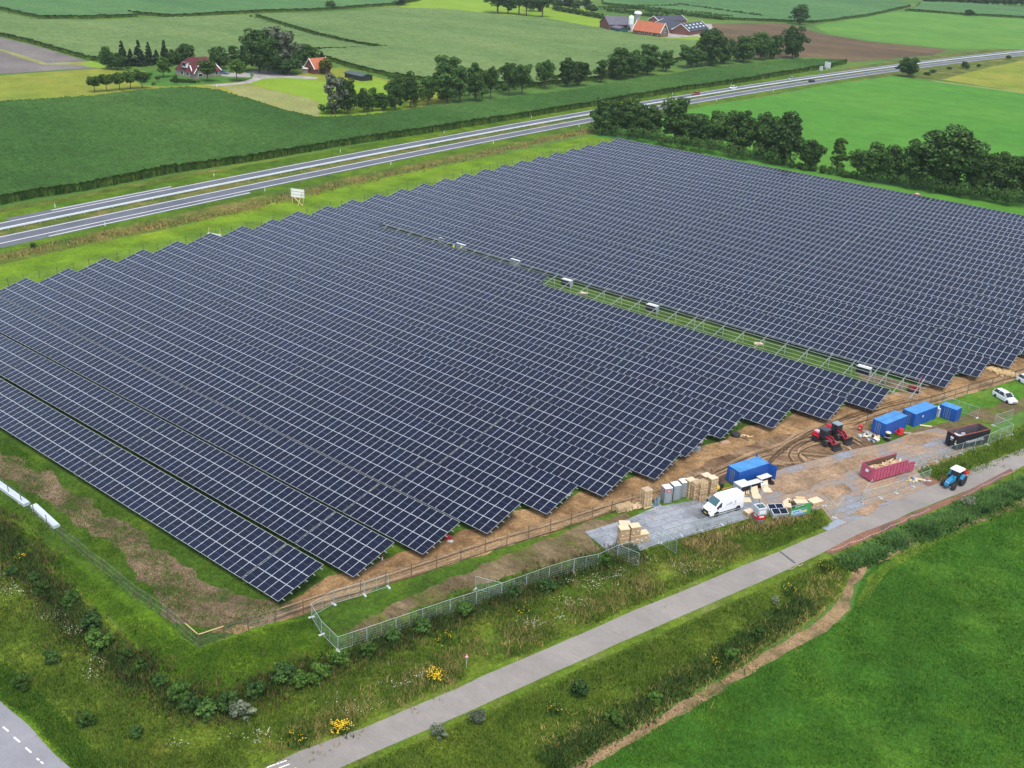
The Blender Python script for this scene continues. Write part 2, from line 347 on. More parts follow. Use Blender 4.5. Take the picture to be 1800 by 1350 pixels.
fld('field_path', [(0, 85), (40, 97), (82, 111), (150, 108), (180, 113), (186, 119), (120, 113.5), (75, 113.5), (35, 101), (0, 88.5)], .038, G_STUB, .2)
fld('meadow', [(140, 112), (160, 107), (186, 114), (184, 121), (155, 117)], .042, MATS['lime_meadow'], .3)
# farm drive and yard
DRIVE = ground_mat('drive_gravel', [(.3, (.28, .26, .25)), (.7, (.36, .34, .32))], (.9, 1.1), .2, 1., bump=.2)
fld('driveway', [(355, 150), (420, 145), (443, 138), (447, 131), (435, 126), (460, 124), (520, 132), (560, 136), (556, 139), (500, 137), (462, 138), (440, 146), (390, 151)], .046, DRIVE, .2)
fld('farmyard', [(385, 127), (440, 128), (440, 136), (390, 134)], .05, DRIVE, .1)
fld('farmyard', [(1095, 45), (1140, 40), (1250, 42), (1260, 62), (1180, 66), (1100, 54)], .038, DRIVE, .2)
# highway corridor
fld('verge', [(-150, 440), (0, 366), (150, 340), (300, 310), (450, 288), (600, 262), (800, 232), (1000, 199), (1200, 163), (1300, 150), (1400, 134), (1500, 118), (1650, 96), (1800, 78), (1900, 66), (1900, 112), (1800, 120), (1640, 142), (1530, 139), (1370, 168), (1215, 192), (1090, 222), (900, 262), (700, 303), (500, 352), (300, 400), (150, 432), (0, 466), (-150, 500)], .008, G_VERGE, .5, 3)
strip('verge', HA, -7.5, HA, -.5, .012, G_LAWN, -40, 520)
strip('verge', HD, .5, HD, 6, .012, G_LAWN, -40, 520)
strip('highway', HA, 0, HB, 0, .02, G_HWY); strip('highway', HC, 0, HD, 0, .02, G_HWY)
for c, o in ((HA, .75), (HB, -1.0), (HC, .8), (HD, -.9)): strip('road_line', c, o-.17, c, o+.17, .025, WHITE_LINE)
# lay-by tapers
strip('highway', HD, -.5, [HD[0], HD[1], HD[2], HD[3]+2.2], 0, .016, G_HWY, 40, 118)
strip('highway', [HA[0], HA[1], HA[2], HA[3]-2.2], 0, HA, .5, .016, G_HWY, 55, 108)
strip('road_line', HD, 1.3, HD, 1.65, .021, WHITE_LINE, 56, 116); strip('road_line', HA, -1.6, HA, -1.25, .021, WHITE_LINE, 60, 108)
# bright mown strip between the highway verge and the panels
fld('lawn', [(-150, 560), (0, 466), (150, 431), (300, 402), (500, 352), (700, 306), (900, 268), (1000, 247), (1060, 233), (1110, 240), (1095, 250), (900, 300), (700, 345), (500, 400), (300, 440), (150, 480), (0, 520), (-150, 640)], .016, ground_mat('bright_lawn', [(.3, (.05, .15, .008)), (.5, (.075, .195, .01)), (.75, (.11, .23, .015))], (.75, 1.25), .06, .9, bump=.5), .4, 2)
# solar park ground
PARK = [(-150, 560), (0, 500), (1090, 240), (1200, 262), (1800, 385), (2100, 450), (2300, 560), (1800, 690), (1500, 800), (1100, 905), (700, 1030), (350, 1138), (0, 920), (-260, 760)]
sheet('park_grass', PARK, .004, ground_mat('park_grass', [(.3, (.022, .07, .009)), (.5, (.036, .105, .010)), (.64, (.06, .14, .012)), (.78, (.13, .13, .05))], (.55, 1.45), .09, 1.5, bump=.8), 0)
sheet('grass', [(470, 1099), (587, 1063), (700, 1022), (1000, 923), (1120, 886), (1125, 960), (1085, 982), (1050, 998), (800, 1080), (598, 1148), (540, 1165)], .0105, MATS['park_grass'], .3, 1.2)
sheet('lawn', [(-300, 640), (-200, 720), (0, 905), (100, 965), (200, 1030), (350, 1138), (480, 1095), (560, 1085), (598, 1146), (640, 1132), (590, 1165), (470, 1205), (380, 1230), (320, 1215), (270, 1170), (190, 1085), (120, 1025), (40, 960), (0, 935), (-200, 850), (-500, 820)], .014, G_LAWN, .35, 1.2)
# verges and roads near the camera
sheet('rough_grass', [(-500, 700), (-200, 830), (0, 925), (60, 970), (190, 1080), (270, 1165), (330, 1215), (380, 1225), (470, 1200), (600, 1160), (800, 1090), (1000, 1010), (1120, 965), (1300, 905), (1400, 880), (1470, 850), (1650, 800), (1800, 745), (1950, 690), (1950, 740), (1800, 792), (1640, 853), (1500, 910), (1200, 1041), (1000, 1128), (700, 1255), (420, 1370), (150, 1400), (0, 1250), (-400, 1000)], .008, G_ROUGH, .3, 1.2)
sheet('lawn', [(-300, 980), (-100, 1100), (0, 1165), (60, 1215), (130, 1280), (190, 1350), (210, 1400), (60, 1400), (0, 1235), (-300, 1050)], .014, ground_mat('verge_lawn', [(.3, (.025, .09, .008)), (.5, (.05, .15, .01)), (.75, (.085, .2, .012))], (.65, 1.35), .12, 1.4, bump=.8), .35, 1.2)
ROAD1 = [(-700, 740), (-400, 930), (-200, 1080), (0, 1232), (50, 1275), (95, 1325), (125, 1352), (150, 1420), (-300, 1500), (-900, 1300)]
sheet('road', ROAD1, .02, G_ASPH2, .06, 1.)
LANE_U = [(360, 1400), (469, 1348), (530, 1319), (640, 1279), (708, 1250), (800, 1211), (853, 1186), (978, 1133), (1117, 1072), (1200, 1039), (1300, 997), (1370, 969), (1453, 933), (1565, 884), (1635, 853), (1712, 822), (1800, 788), (1950, 728)]
LANE_L = [(1950, 756), (1800, 818), (1700, 862), (1600, 901), (1493, 955), (1450, 970), (1350, 1017), (1200, 1082), (1089, 1130), (978, 1180), (825, 1250), (800, 1261), (671, 1317), (599, 1349), (490, 1400)]
sheet('lane', LANE_U+LANE_L, .02, G_ASPH, .04, 1.5)
def off(px, dv): return [(u, v+dv) for u, v in px]
sheet('verge', off(LANE_U, -9)[::-1]+LANE_U, .014, ground_mat('lane_edge_grass', [(.3, (.04, .12, .012)), (.5, (.07, .16, .015)), (.75, (.14, .15, .05))], (.65, 1.35), .15, 1.5, bump=.7), .25, 1.)
sheet('verge', LANE_L[::-1]+[(u, v+13) for u, v in LANE_L], .0145, MATS['lane_edge_grass'], .25, 1.)
sheet('rough_grass', [(480, 1400), (800, 1268), (1200, 1088), (1350, 1023), (1450, 977), (1530, 960), (1600, 925), (1700, 885), (1800, 838), (1950, 775), (2000, 850), (1800, 878), (1700, 905), (1600, 940), (1500, 990), (1490, 1040), (1400, 1110), (1200, 1200), (1000, 1330), (900, 1400)], .008, G_ROUGH, .3, 1.2)
sheet('meadow', [(2400, 560), (2000, 790), (1800, 873), (1720, 900), (1640, 930), (1560, 975), (1515, 1015), (1500, 1060), (1485, 1090), (1400, 1135), (1290, 1200), (1170, 1270), (1020, 1352), (930, 1410), (1400, 1900), (2900, 1500)], .012, G_MEADOW, .3, 1.2)
sheet('meadow', [(1930, 812), (1800, 872), (1720, 901), (1640, 933), (1580, 970), (1525, 1015), (1500, 1080), (1520, 1062), (1560, 1005), (1610, 975), (1700, 932), (1800, 898), (1930, 850)], .016, MATS['lane_edge_grass'], .3, 1.2)
sheet('soil_strip', [(2000, 800), (1790, 880), (1750, 898), (1700, 915), (1640, 925), (1600, 940), (1560, 950), (1515, 975), (1495, 1010), (1480, 1050), (1440, 1090), (1350, 1145), (1250, 1205), (1130, 1275), (1040, 1325), (960, 1380), (990, 1380), (1050, 1340), (1150, 1285), (1270, 1215), (1380, 1150), (1460, 1105), (1493, 1072), (1500, 1030), (1530, 995), (1590, 968), (1625, 942), (1700, 925), (1790, 893), (2000, 820)], .02, ground_mat('strip_soil', [(.35, (.13, .12, .05)), (.5, (.25, .17, .09)), (.7, (.36, .24, .14))], (.65, 1.3), .2, 1.4, bump=.8), .25, 1.)
# road markings
for a, b in (((5, 1277.5), (15, 1285.5)), ((24.5, 1295.5), (35, 1304.5)), ((45, 1314), (55, 1323)), ((64.5, 1332.8), (69, 1336.5)), ((71.5, 1338.5), (76, 1342.5)), ((-16, 1259), (-6, 1267.5))):
    A, B = G(*a, .026), G(*b, .026); d = (B-A).normalized(); n_ = Vector((-d.y, d.x, 0))*.085
    tag(obj('road_line', MB().add([A-n_, B-n_, B+n_, A+n_], [(0, 1, 2, 3)], WHITE_LINE).mesh('road_line')), kind='structure')
for a, b in (((469, 1349), (504, 1336.5)), ((490, 1350), (509, 1343)), ((512, 1354), (521, 1350))):
    A, B = G(*a, .026), G(*b, .026); d = (B-A).normalized(); n_ = Vector((-d.y, d.x, 0))*.07
    tag(obj('road_line', MB().add([A-n_, B-n_, B+n_, A+n_], [(0, 1, 2, 3)], WHITE_LINE).mesh('road_line')), kind='structure')
sheet('road_patch', [(1369, 969.5), (1372, 968.5), (1399, 989), (1396, 990.5)], .024, mat('dark_patch', (.09, .09, .1), .8))
# bare soil: along the row ends, the yard, worn patches
SOIL = [(372, 1112), (400, 1085), (440, 1062), (500, 1066), (560, 1023), (600, 1004), (640, 1001), (700, 971), (750, 964), (815, 931), (880, 921), (905, 898), (980, 891), (1020, 864), (1070, 858), (1120, 831), (1160, 828), (1200, 801), (1215, 786), (1270, 776), (1310, 748), (1370, 744), (1400, 724), (1460, 728), (1500, 704), (1540, 708), (1570, 689), (1610, 686), (1640, 670), (1690, 662), (1730, 641), (1790, 629), (1850, 601), (1950, 590), (1950, 620), (1830, 655), (1762, 676), (1700, 695), (1635, 714), (1560, 735), (1522, 750), (1470, 800), (1350, 850), (1260, 845), (1150, 880), (1075, 901), (1004, 924), (929, 948), (852, 973), (768, 1000), (678, 1027), (587, 1063), (484, 1095), (420, 1115)]
sheet('bare_soil', SOIL, .012, G_SAND, .45, 1.2)
sheet('bare_soil', [(1170, 862), (1240, 812), (1290, 790), (1350, 770), (1440, 752), (1500, 752), (1530, 748), (1545, 770), (1530, 800), (1480, 812), (1360, 835), (1290, 845), (1230, 862)], .016, G_MUD, .5, 1.2)
sheet('bare_soil', [(-30, 795), (28, 800), (60, 826), (100, 834), (112, 858), (150, 875), (185, 908), (230, 915), (262, 955), (320, 985), (370, 1030), (440, 1052), (525, 1066), (480, 1092), (400, 1102), (345, 1106), (300, 1082), (280, 1050), (240, 1010), (205, 965), (160, 935), (120, 912), (98, 885), (50, 862), (20, 840), (-30, 825)], .0135, G_BARE, .8, 1.)
sheet('bare_soil', [(600, 1112), (690, 1062), (800, 1012), (920, 965), (1030, 920), (1100, 900), (1110, 910), (1028, 936), (1062, 965), (1000, 985), (900, 1010), (800, 1040), (700, 1085), (640, 1112)], .013, ground_mat('trodden_soil', [(.36, (.06, .11, .02)), (.5, (.13, .10, .05)), (.7, (.22, .16, .10))], (.65, 1.35), .12, 1.2, stretch=(.6, .5), bump=.8), .5, 1.)
sheet('bare_soil', [(1585, 760), (1650, 745), (1720, 720), (1800, 700), (1950, 655), (1950, 680), (1800, 722), (1755, 745), (1690, 750), (1660, 775)], .0135, MATS['trodden_soil'], .5, 1.2)
for P_ in ([(1215, 545), (1290, 568), (1300, 578), (1225, 556)], [(1520, 655), (1600, 676), (1590, 688), (1510, 664)], [(1050, 505), (1110, 520), (1100, 524), (1050, 511)]): sheet('bare_soil', P_, .014, G_BARE, .5, 1.)
# parking grass right of the containers
sheet('lawn', [(1640, 712), (1800, 664), (1950, 622), (1950, 660), (1800, 700), (1720, 722), (1690, 735), (1600, 765), (1585, 752)], .0125, ground_mat('parking_grass', [(.3, (.03, .12, .012)), (.5, (.045, .16, .015)), (.75, (.09, .17, .03))], (.7, 1.3), .15, 1.2, bump=.6), .4, 1.2)
# steel and timber track plates
def plate_mat(name, cols, mortar=(.07, .055, .045), bw=3., bh=1.2):
    m = bpy.data.materials.new(name); m.use_nodes = True; t = m.node_tree; b = t.nodes['Principled BSDF']
    A, B = G(1083, 981), G(1306, 914); ang = math.atan2(B.y-A.y, B.x-A.x)
    g = nd(t, 'NewGeometry'); mp = nd(t, 'Mapping'); mp.inputs['Rotation'].default_value = (0, 0, -ang)
    t.links.new(g.outputs['Position'], mp.inputs[0])
    br = nd(t, 'TexBrick', Scale=1.); br.inputs['Brick Width'].default_value = bw; br.inputs['Row Height'].default_value = bh
    br.inputs['Mortar Size'].default_value = .022; br.inputs['Color1'].default_value = (0, 0, 0, 1); br.inputs['Color2'].default_value = (1, 1, 1, 1); br.inputs['Mortar'].default_value = (.5, .5, .5, 1)
    t.links.new(mp.outputs[0], br.inputs['Vector'])
    n = nd(t, 'TexNoise', Scale=.16, Detail=9., Roughness=.68); t.links.new(g.outputs['Position'], n.inputs['Vector'])
    ma = nd(t, 'Math', operation='MULTIPLY_ADD'); ma.inputs[1].default_value = .13
    t.links.new(br.outputs['Color'], ma.inputs[0]); s2 = nd(t, 'Math', operation='ADD'); t.links.new(n.outputs[0], s2.inputs[0]); s2.inputs[1].default_value = -.065
    t.links.new(s2.outputs[0], ma.inputs[2])
    col = ramp(t, ma.outputs[0], cols)
    n3 = nd(t, 'TexNoise', Scale=2.5, Detail=6., Roughness=.7); t.links.new(mp.outputs[0], n3.inputs['Vector'])
    r3 = nd(t, 'MapRange'); r3.inputs[1].default_value = .3; r3.inputs[2].default_value = .7; r3.inputs[3].default_value = .75; r3.inputs[4].default_value = 1.25
    t.links.new(n3.outputs[0], r3.inputs[0]); v = nd(t, 'VectorMath', operation='SCALE'); t.links.new(col, v.inputs[0]); t.links.new(r3.outputs[0], v.inputs['Scale'])
    mx = nd(t, 'Mix', data_type='RGBA'); t.links.new(br.outputs['Fac'], mx.inputs[0]); t.links.new(v.outputs[0], mx.inputs[6]); mx.inputs[7].default_value = (*mortar, 1)
    t.links.new(mx.outputs[2], b.inputs['Base Color'])
    rr = nd(t, 'MapRange'); rr.inputs[1].default_value = .35; rr.inputs[2].default_value = .6; rr.inputs[3].default_value = .28; rr.inputs[4].default_value = .75
    t.links.new(n.outputs[0], rr.inputs[0]); t.links.new(rr.outputs[0], b.inputs['Roughness'])
    return m
PL_GREY = plate_mat('wet_grey_plates', [(.3, (.12, .13, .15)), (.48, (.22, .235, .26)), (.6, (.30, .32, .36)), (.72, (.3, .24, .18))])
PL_MUD = plate_mat('muddy_plates', [(.34, (.24, .26, .31)), (.42, (.22, .215, .22)), (.49, (.27, .20, .15)), (.62, (.33, .235, .155)), (.78, (.22, .14, .09))])
PL_RUST = plate_mat('rusty_plates', [(.3, (.10, .045, .03)), (.5, (.2, .09, .05)), (.7, (.3, .15, .08))], bw=4., bh=2.)
def slabsheet(name, px, z, m):
    P = gpts(px, z); o = MB().prism(P, 0.002, z, m).build(name); return tag(o, kind='structure')
slabsheet('track_plates', [(1028, 935), (1083, 981), (1160, 956), (1240, 934), (1306, 914), (1340, 903), (1330, 862), (1300, 856), (1217, 880), (1150, 892), (1107, 911)], .035, PL_GREY)
slabsheet('track_plates', [(1341, 902.7), (1400, 906), (1445, 893), (1472, 928), (1515, 908), (1565, 884), (1632, 855), (1612, 828), (1640, 815), (1690, 797), (1712, 786), (1690, 764), (1648, 752), (1600, 762), (1560, 778), (1500, 790), (1440, 806), (1380, 822), (1345, 835), (1352, 850), (1331, 861.7)], .04, PL_MUD)
slabsheet('track_plate', [(1444, 928), (1473, 912), (1489, 917), (1456, 932.5)], .06, mat('new_grey_plate', (.26, .29, .34), .35, var=.1))
slabsheet('track_plates', [(1450, 969), (1512, 937), (1545, 925), (1600, 903), (1700, 863), (1776, 823.5), (1784, 829), (1700, 873), (1600, 914), (1530, 946), (1462, 974)], .05, PL_RUST)
slabsheet('track_plates', [(1632, 855), (1612, 845), (1625, 838), (1672, 830), (1700, 822), (1672, 840)], .05, PL_RUST)

# wheel ruts in the yard and along the track
RUT_D = ground_mat('rut_soil', [(.3, (.045, .028, .016)), (.6, (.10, .062, .036))], (.7, 1.3), .5, 1.5, bump=.6); RUT_L = ground_mat('dry_rut_edge', [(.3, (.24, .16, .09)), (.6, (.36, .25, .15))], (.7, 1.3), .5, 1.5, bump=.6)
def rut(px, w_, m, z):
    Q = [Vector(p) for p in gpts(px)]; P_ = []
    for i in range(len(Q)-1):
        a, b, c, d = Q[max(i-1, 0)], Q[i], Q[i+1], Q[min(i+2, len(Q)-1)]
        for k in range(8): t = k/8; P_.append(.5*((2*b)+(c-a)*t+(2*a-5*b+4*c-d)*t*t+(3*b-a-3*c+d)*t**3))
    V = []; Fc = []
    for i, p in enumerate(P_):
        d = (P_[min(i+1, len(P_)-1)]-P_[max(i-1, 0)]).normalized(); n = Vector((-d.y, d.x)); ww = w_*(.35+.9*abs(mnoise.noise(Vector((p.x*.5, p.y*.5, z*90)))))+.03
        V += [(p.x+n.x*ww, p.y+n.y*ww, z), (p.x-n.x*ww, p.y-n.y*ww, z)]
    for i in range(len(P_)-1): Fc.append((2*i, 2*i+1, 2*i+3, 2*i+2))
    tag(obj('wheel_rut', MB().add(V, Fc, m).mesh('wheel_rut')), kind='structure')
zz = .021
for base in ([(1250, 838), (1310, 812), (1370, 796), (1430, 800), (1490, 806)], [(1260, 828), (1320, 800), (1375, 782), (1400, 765), (1440, 752), (1500, 742), (1560, 730)], [(1395, 815), (1385, 795), (1400, 778), (1440, 768), (1490, 770), (1515, 782)], [(1420, 812), (1405, 795), (1420, 782), (1455, 775), (1488, 785), (1500, 798)], [(1240, 850), (1290, 832), (1350, 822), (1410, 816)], [(1330, 842), (1350, 815), (1370, 792), (1420, 762), (1500, 728), (1600, 700)]):
    for dv in (-4.5, -1.5, 1.5, 5):
        rut([(u+rng.uniform(-2, 2), v+dv+rng.uniform(-1, 1)) for u, v in base], rng.uniform(.10, .2), RUT_D if rng.random() < .6 else RUT_L, zz); zz += .0006
for dv in (-9, -5, 3, 8):
    rut([(u, v+dv+rng.uniform(-1, 1)) for u, v in [(480, 1083), (560, 1055), (640, 1032), (740, 1000), (860, 960), (980, 925), (1080, 892), (1160, 868), (1240, 838)]], rng.uniform(.12, .22), RUT_D if dv in (-5, 8) else RUT_L, zz); zz += .0006
for dv in (-6, -2, 3, 7):
    rut([(u, v+dv) for u, v in [(1500, 745), (1560, 722), (1640, 703), (1720, 678), (1800, 655), (1880, 630)]], .14, RUT_D if dv in (-6, 3) else RUT_L, zz); zz += .0006
for P_ in ([(1350, 848), (1400, 828), (1460, 815), (1500, 800), (1540, 800), (1520, 815), (1470, 838), (1420, 858), (1380, 870), (1352, 862)], [(1430, 862), (1480, 850), (1500, 866), (1460, 880)], [(1560, 880), (1520, 905), (1490, 905), (1540, 880)], [(1590, 766), (1640, 757), (1660, 765), (1620, 780), (1590, 778)], [(1620, 815), (1660, 802), (1685, 800), (1650, 822)]):
    sheet('mud_film', P_, zz+.026, ground_mat('dried_mud', [(.3, (.19, .125, .08)), (.5, (.28, .19, .12)), (.7, (.34, .24, .155))], (.7, 1.3), .25, 1.6, bump=.3), .5, .8); zz += .001
# ---------------------------------------------------------------- crops standing in the fields (stuff)
def crop_mat(name, stops, fine=(.6, 1.4), fs=1.1): return ground_mat(name, stops, fine, .02, fs, bump=.8, mid=.12, stretch=(.95, .35), wm=False)
CR1 = crop_mat('maize_leaves', [(.3, (.028, .075, .014)), (.5, (.040, .10, .020)), (.7, (.058, .125, .026))])
CR2 = crop_mat('maize_tassels', [(.3, (.085, .15, .045)), (.5, (.115, .185, .058)), (.7, (.15, .21, .07))], (.75, 1.25), .8)
CR3 = crop_mat('far_maize', [(.3, (.055, .135, .045)), (.5, (.07, .16, .05)), (.7, (.09, .185, .06))], (.8, 1.2), .6)
CSIDE = ground_mat('maize_stalks', [(.3, (.03, .08, .016)), (.5, (.045, .11, .02)), (.75, (.07, .15, .03))], (.5, 1.5), .2, 1.5, bump=1.)
def crop(px_front, px_back, h, step, m, amp, name='maize_field'):
    P = gpts(px_front, 0.)+gpts(px_back, h)
    return tag(obj(name, field_slab(name, P, h, step, m, amp, CSIDE)), kind='stuff')
o = crop([(-240, 408), (-100, 378), (0, 360), (60, 348), (150, 335), (300, 305), (450, 283), (600, 257), (800, 227), (1000, 194), (1100, 177), (1200, 160), (1300, 146), (1400, 129), (1460, 119), (1488, 112)],
     [(1430, 103), (1350, 108), (1250, 118), (1180, 129), (1100, 141), (1030, 154), (930, 166), (850, 179), (760, 185), (700, 194), (640, 202), (560, 205), (500, 192), (440, 174), (385, 158), (330, 152), (250, 156), (160, 168), (60, 174), (0, 178), (-240, 200)], 2.4, .62, CR1, .34)
tag(o, 'dark green maize crop standing tall along the far side of the highway', 'maize')
o = crop([(452, 30), (500, 45), (560, 63), (620, 78), (686, 88), (630, 89), (570, 93), (535, 97), (560, 104), (590, 110), (620, 120), (680, 134), (760, 145), (840, 150), (940, 152), (1060, 140), (1150, 118), (1240, 96), (1225, 77), (1160, 72), (1110, 66), (1060, 56), (960, 38), (870, 30), (780, 20)], [(700, 13), (640, 18), (560, 22), (455, 24)], 2.2, 1.5, CR2, .3)
tag(o, 'broad pale green maize field behind the middle row of trees', 'maize')
o = crop([(440, 35), (488, 49), (550, 67), (610, 81), (655, 89), (590, 90), (540, 92), (480, 100), (330, 112), (190, 112), (150, 104), (60, 78), (0, 63), (-200, 30)], [(-200, 0), (0, 20), (60, 34), (160, 36), (300, 30), (440, 26)], 2.2, 1.5, CR2, .3)
tag(o, 'pale green maize field behind the farmhouse at upper left', 'maize')
o = crop([(-200, 0), (0, 17), (70, 33), (160, 33), (240, 30), (220, 24), (300, 31), (440, 23), (560, 19), (700, 9)], [(740, -4), (500, -14), (0, -14), (-300, -14)], 2.2, 2., CR3, .3)
tag(o, 'blue green maize field at the far upper left edge', 'maize')
o = crop([(1060, 8), (1180, 22), (1260, 34), (1350, 38), (1430, 41), (1520, 30), (1600, 12), (1560, 3)], [(1540, -14), (1060, -14)], 2.2, 2., CR3, .3)
tag(o, 'blue green maize field behind the nursery rows', 'maize')
o = crop([(1590, 19), (1700, 27), (1830, 34), (1900, 38), (1900, 24), (1700, 8), (1620, 6)], [(1610, 12), (1595, 16)], 2.2, 2., CR3, .3)
tag(o, 'narrow blue green maize field behind the far bright meadow', 'maize')
o = crop([(-1000, -14), (2900, 60)], [(2600, -30), (0, -45), (-1400, -30)], 2., 9., CR3, .3) if False else None

EDGE = [(-240, 408), (-100, 378), (0, 360), (60, 348), (150, 335), (300, 305), (450, 283), (600, 257), (800, 227), (1000, 194), (1100, 177), (1200, 160), (1300, 146), (1400, 129), (1460, 119)]
# ---------------------------------------------------------------- solar tables
MW, ML = 1.303, 2.344; PW, PL_ = 1.06*S, 1.9073*S      # module size and pitch
TILT = .22297; ROWP = 7.3077*S; Z0 = .8*S; GAP = .16*S
ct, st = math.cos(TILT), math.sin(TILT)
ALU = mat('aluminium_frame', (.74, .80, .88), .4, .1, var=.05)
STEEL = mat('galvanised_steel', (.50, .56, .56), .45, .4, var=.12)
def panel_mat():
    m = bpy.data.materials.new('solar_glass'); m.use_nodes = True; t = m.node_tree; b = t.nodes['Principled BSDF']
    tcn = nd(t, 'TexCoord'); sp = nd(t, 'SeparateXYZ'); t.links.new(tcn.outputs['Object'], sp.inputs[0])
    def line(axis, pitch, width, centre=0.):
        a = nd(t, 'Math', operation='ADD'); a.inputs[1].default_value = centre; t.links.new(sp.outputs[axis], a.inputs[0])
        mo = nd(t, 'Math', operation='PINGPONG'); mo.inputs[1].default_value = pitch/2; t.links.new(a.outputs[0], mo.inputs[0])
        lt = nd(t, 'Math', operation='LESS_THAN'); lt.inputs[1].default_value = width/2; t.links.new(mo.outputs[0], lt.inputs[0]); return lt
    mid = nd(t, 'Math', operation='COMPARE'); mid.inputs[1].default_value = ML/2; mid.inputs[2].default_value = .022; t.links.new(sp.outputs[1], mid.inputs[0])
    c1 = line(0, MW/6, .006); c2 = line(1, ML/24, .004)
    oi = nd(t, 'ObjectInfo'); g = nd(t, 'NewGeometry'); n = nd(t, 'TexNoise', Scale=.09, Detail=3.); t.links.new(g.outputs['Position'], n.inputs['Vector'])
    ad = nd(t, 'Math', operation='MULTIPLY_ADD'); ad.inputs[1].default_value = .5; t.links.new(oi.outputs['Random'], ad.inputs[0])
    hf = nd(t, 'Math', operation='MULTIPLY'); hf.inputs[1].default_value = .5; t.links.new(n.outputs[0], hf.inputs[0]); t.links.new(hf.outputs[0], ad.inputs[2])
    col = ramp(t, ad.outputs[0], [(.15, (.008, .010, .020)), (.45, (.009, .012, .030)), (.7, (.010, .011, .022)), (.9, (.010, .018, .048))])
    m1 = nd(t, 'Mix', data_type='RGBA'); t.links.new(c1.outputs[0], m1.inputs[0]); t.links.new(col, m1.inputs[6]); m1.inputs[7].default_value = (.02, .024, .04, 1)
    m2 = nd(t, 'Mix', data_type='RGBA'); t.links.new(mid.outputs[0], m2.inputs[0]); t.links.new(m1.outputs[2], m2.inputs[6]); m2.inputs[7].default_value = (.06, .075, .12, 1)
    t.links.new(m2.outputs[2], b.inputs['Base Color'])
    b.inputs['Roughness'].default_value = .14; b.inputs['Specular IOR Level'].default_value = .5; b.inputs['IOR'].default_value = 1.5; b.inputs['Specular Tint'].default_value = (.82, .9, 1., 1)
    bp = nd(t, 'Bump', Strength=.05, Distance=.02); t.links.new(n.outputs[0], bp.inputs['Height'])
    return m
GLASS = panel_mat()
def module_mesh():
    b = MB(); fw_ = .024; h = .035
    o_ = [(0, 0), (MW, 0), (MW, ML), (0, ML)]; i_ = [(fw_, fw_), (MW-fw_, fw_), (MW-fw_, ML-fw_), (fw_, ML-fw_)]
    v = [(x, y, 0) for x, y in o_]+[(x, y, h) for x, y in o_]+[(x, y, h) for x, y in i_]+[(x, y, h-.004) for x, y in i_]
    f = []
    for k in range(4):
        j = (k+1) % 4; f += [(k, j, 4+j, 4+k), (4+k, 4+j, 8+j, 8+k), (8+k, 8+j, 12+j, 12+k)]
    b.add(v, [q for i, q in enumerate(f) if i % 3], ALU); b.add(v, [q for i, q in enumerate(f) if i % 3 == 0 and i]+[(3, 2, 1, 0)], mat('shaded_frame_side', (.16, .17, .19), .5, .3)); b.add(v, [f[0]], mat('shaded_frame_front', (.42, .45, .5), .5, .3)); b.add([v[12], v[13], v[14], v[15]], [(0, 1, 2, 3)], GLASS)  # frame sides and front darkened, shade of the gaps put into their colour
    return b.mesh('module')
MODULE = module_mesh()
PURL = {}
def purlin_mesh(L):
    k = round(L, 3)
    if k not in PURL: PURL[k] = MB().box((L/2, 0, -.05), (L, .055, .09), STEEL).mesh('purlin')
    return PURL[k]
FRM = {}
RAFTER = MB().box((0, 1.5*PL_, -.15), (.07, 3*PL_-.4, .12), STEEL).mesh('rafter')
def frame_mesh(n):          # rafters and posts under a covered table
    if n in FRM: return FRM[n]
    b = MB(); L = n*PW; k = max(2, int(L/4.2)+1)
    for i in range(k):
        x = 1.7+(L-3.4)*i/(k-1)
        b.X = Matrix.Rotation(TILT, 4, 'X'); b.box((x, 1.5*PL_, -.15), (.07, 3*PL_-.5, .12), STEEL); b.X = Matrix()
        for yy in (1.2, 5.5): b.box((x, yy*ct, (Z0*-1+yy*st-.2)/2), (.1, .1, Z0+yy*st-.2), mat('shaded_post_steel', (.26, .29, .29), .6, .3))  # posts darker than the racks' steel: shade under the modules painted in
    FRM[n] = b.mesh('support_frame'); return FRM[n]
ORD = ['front', 'second', 'third', 'fourth', 'fifth', 'sixth', 'seventh', 'eighth', 'ninth', 'tenth', 'eleventh', 'twelfth', 'thirteenth', 'fourteenth', 'fifteenth', 'sixteenth', 'seventeenth', 'eighteenth', 'nineteenth', 'twentieth', 'twenty-first', 'twenty-second', 'twenty-third', 'twenty-fourth', 'twenty-fifth', 'twenty-sixth', 'twenty-seventh', 'rearmost']
POS = ['first', 'second', 'third', 'fourth', 'fifth', 'sixth']
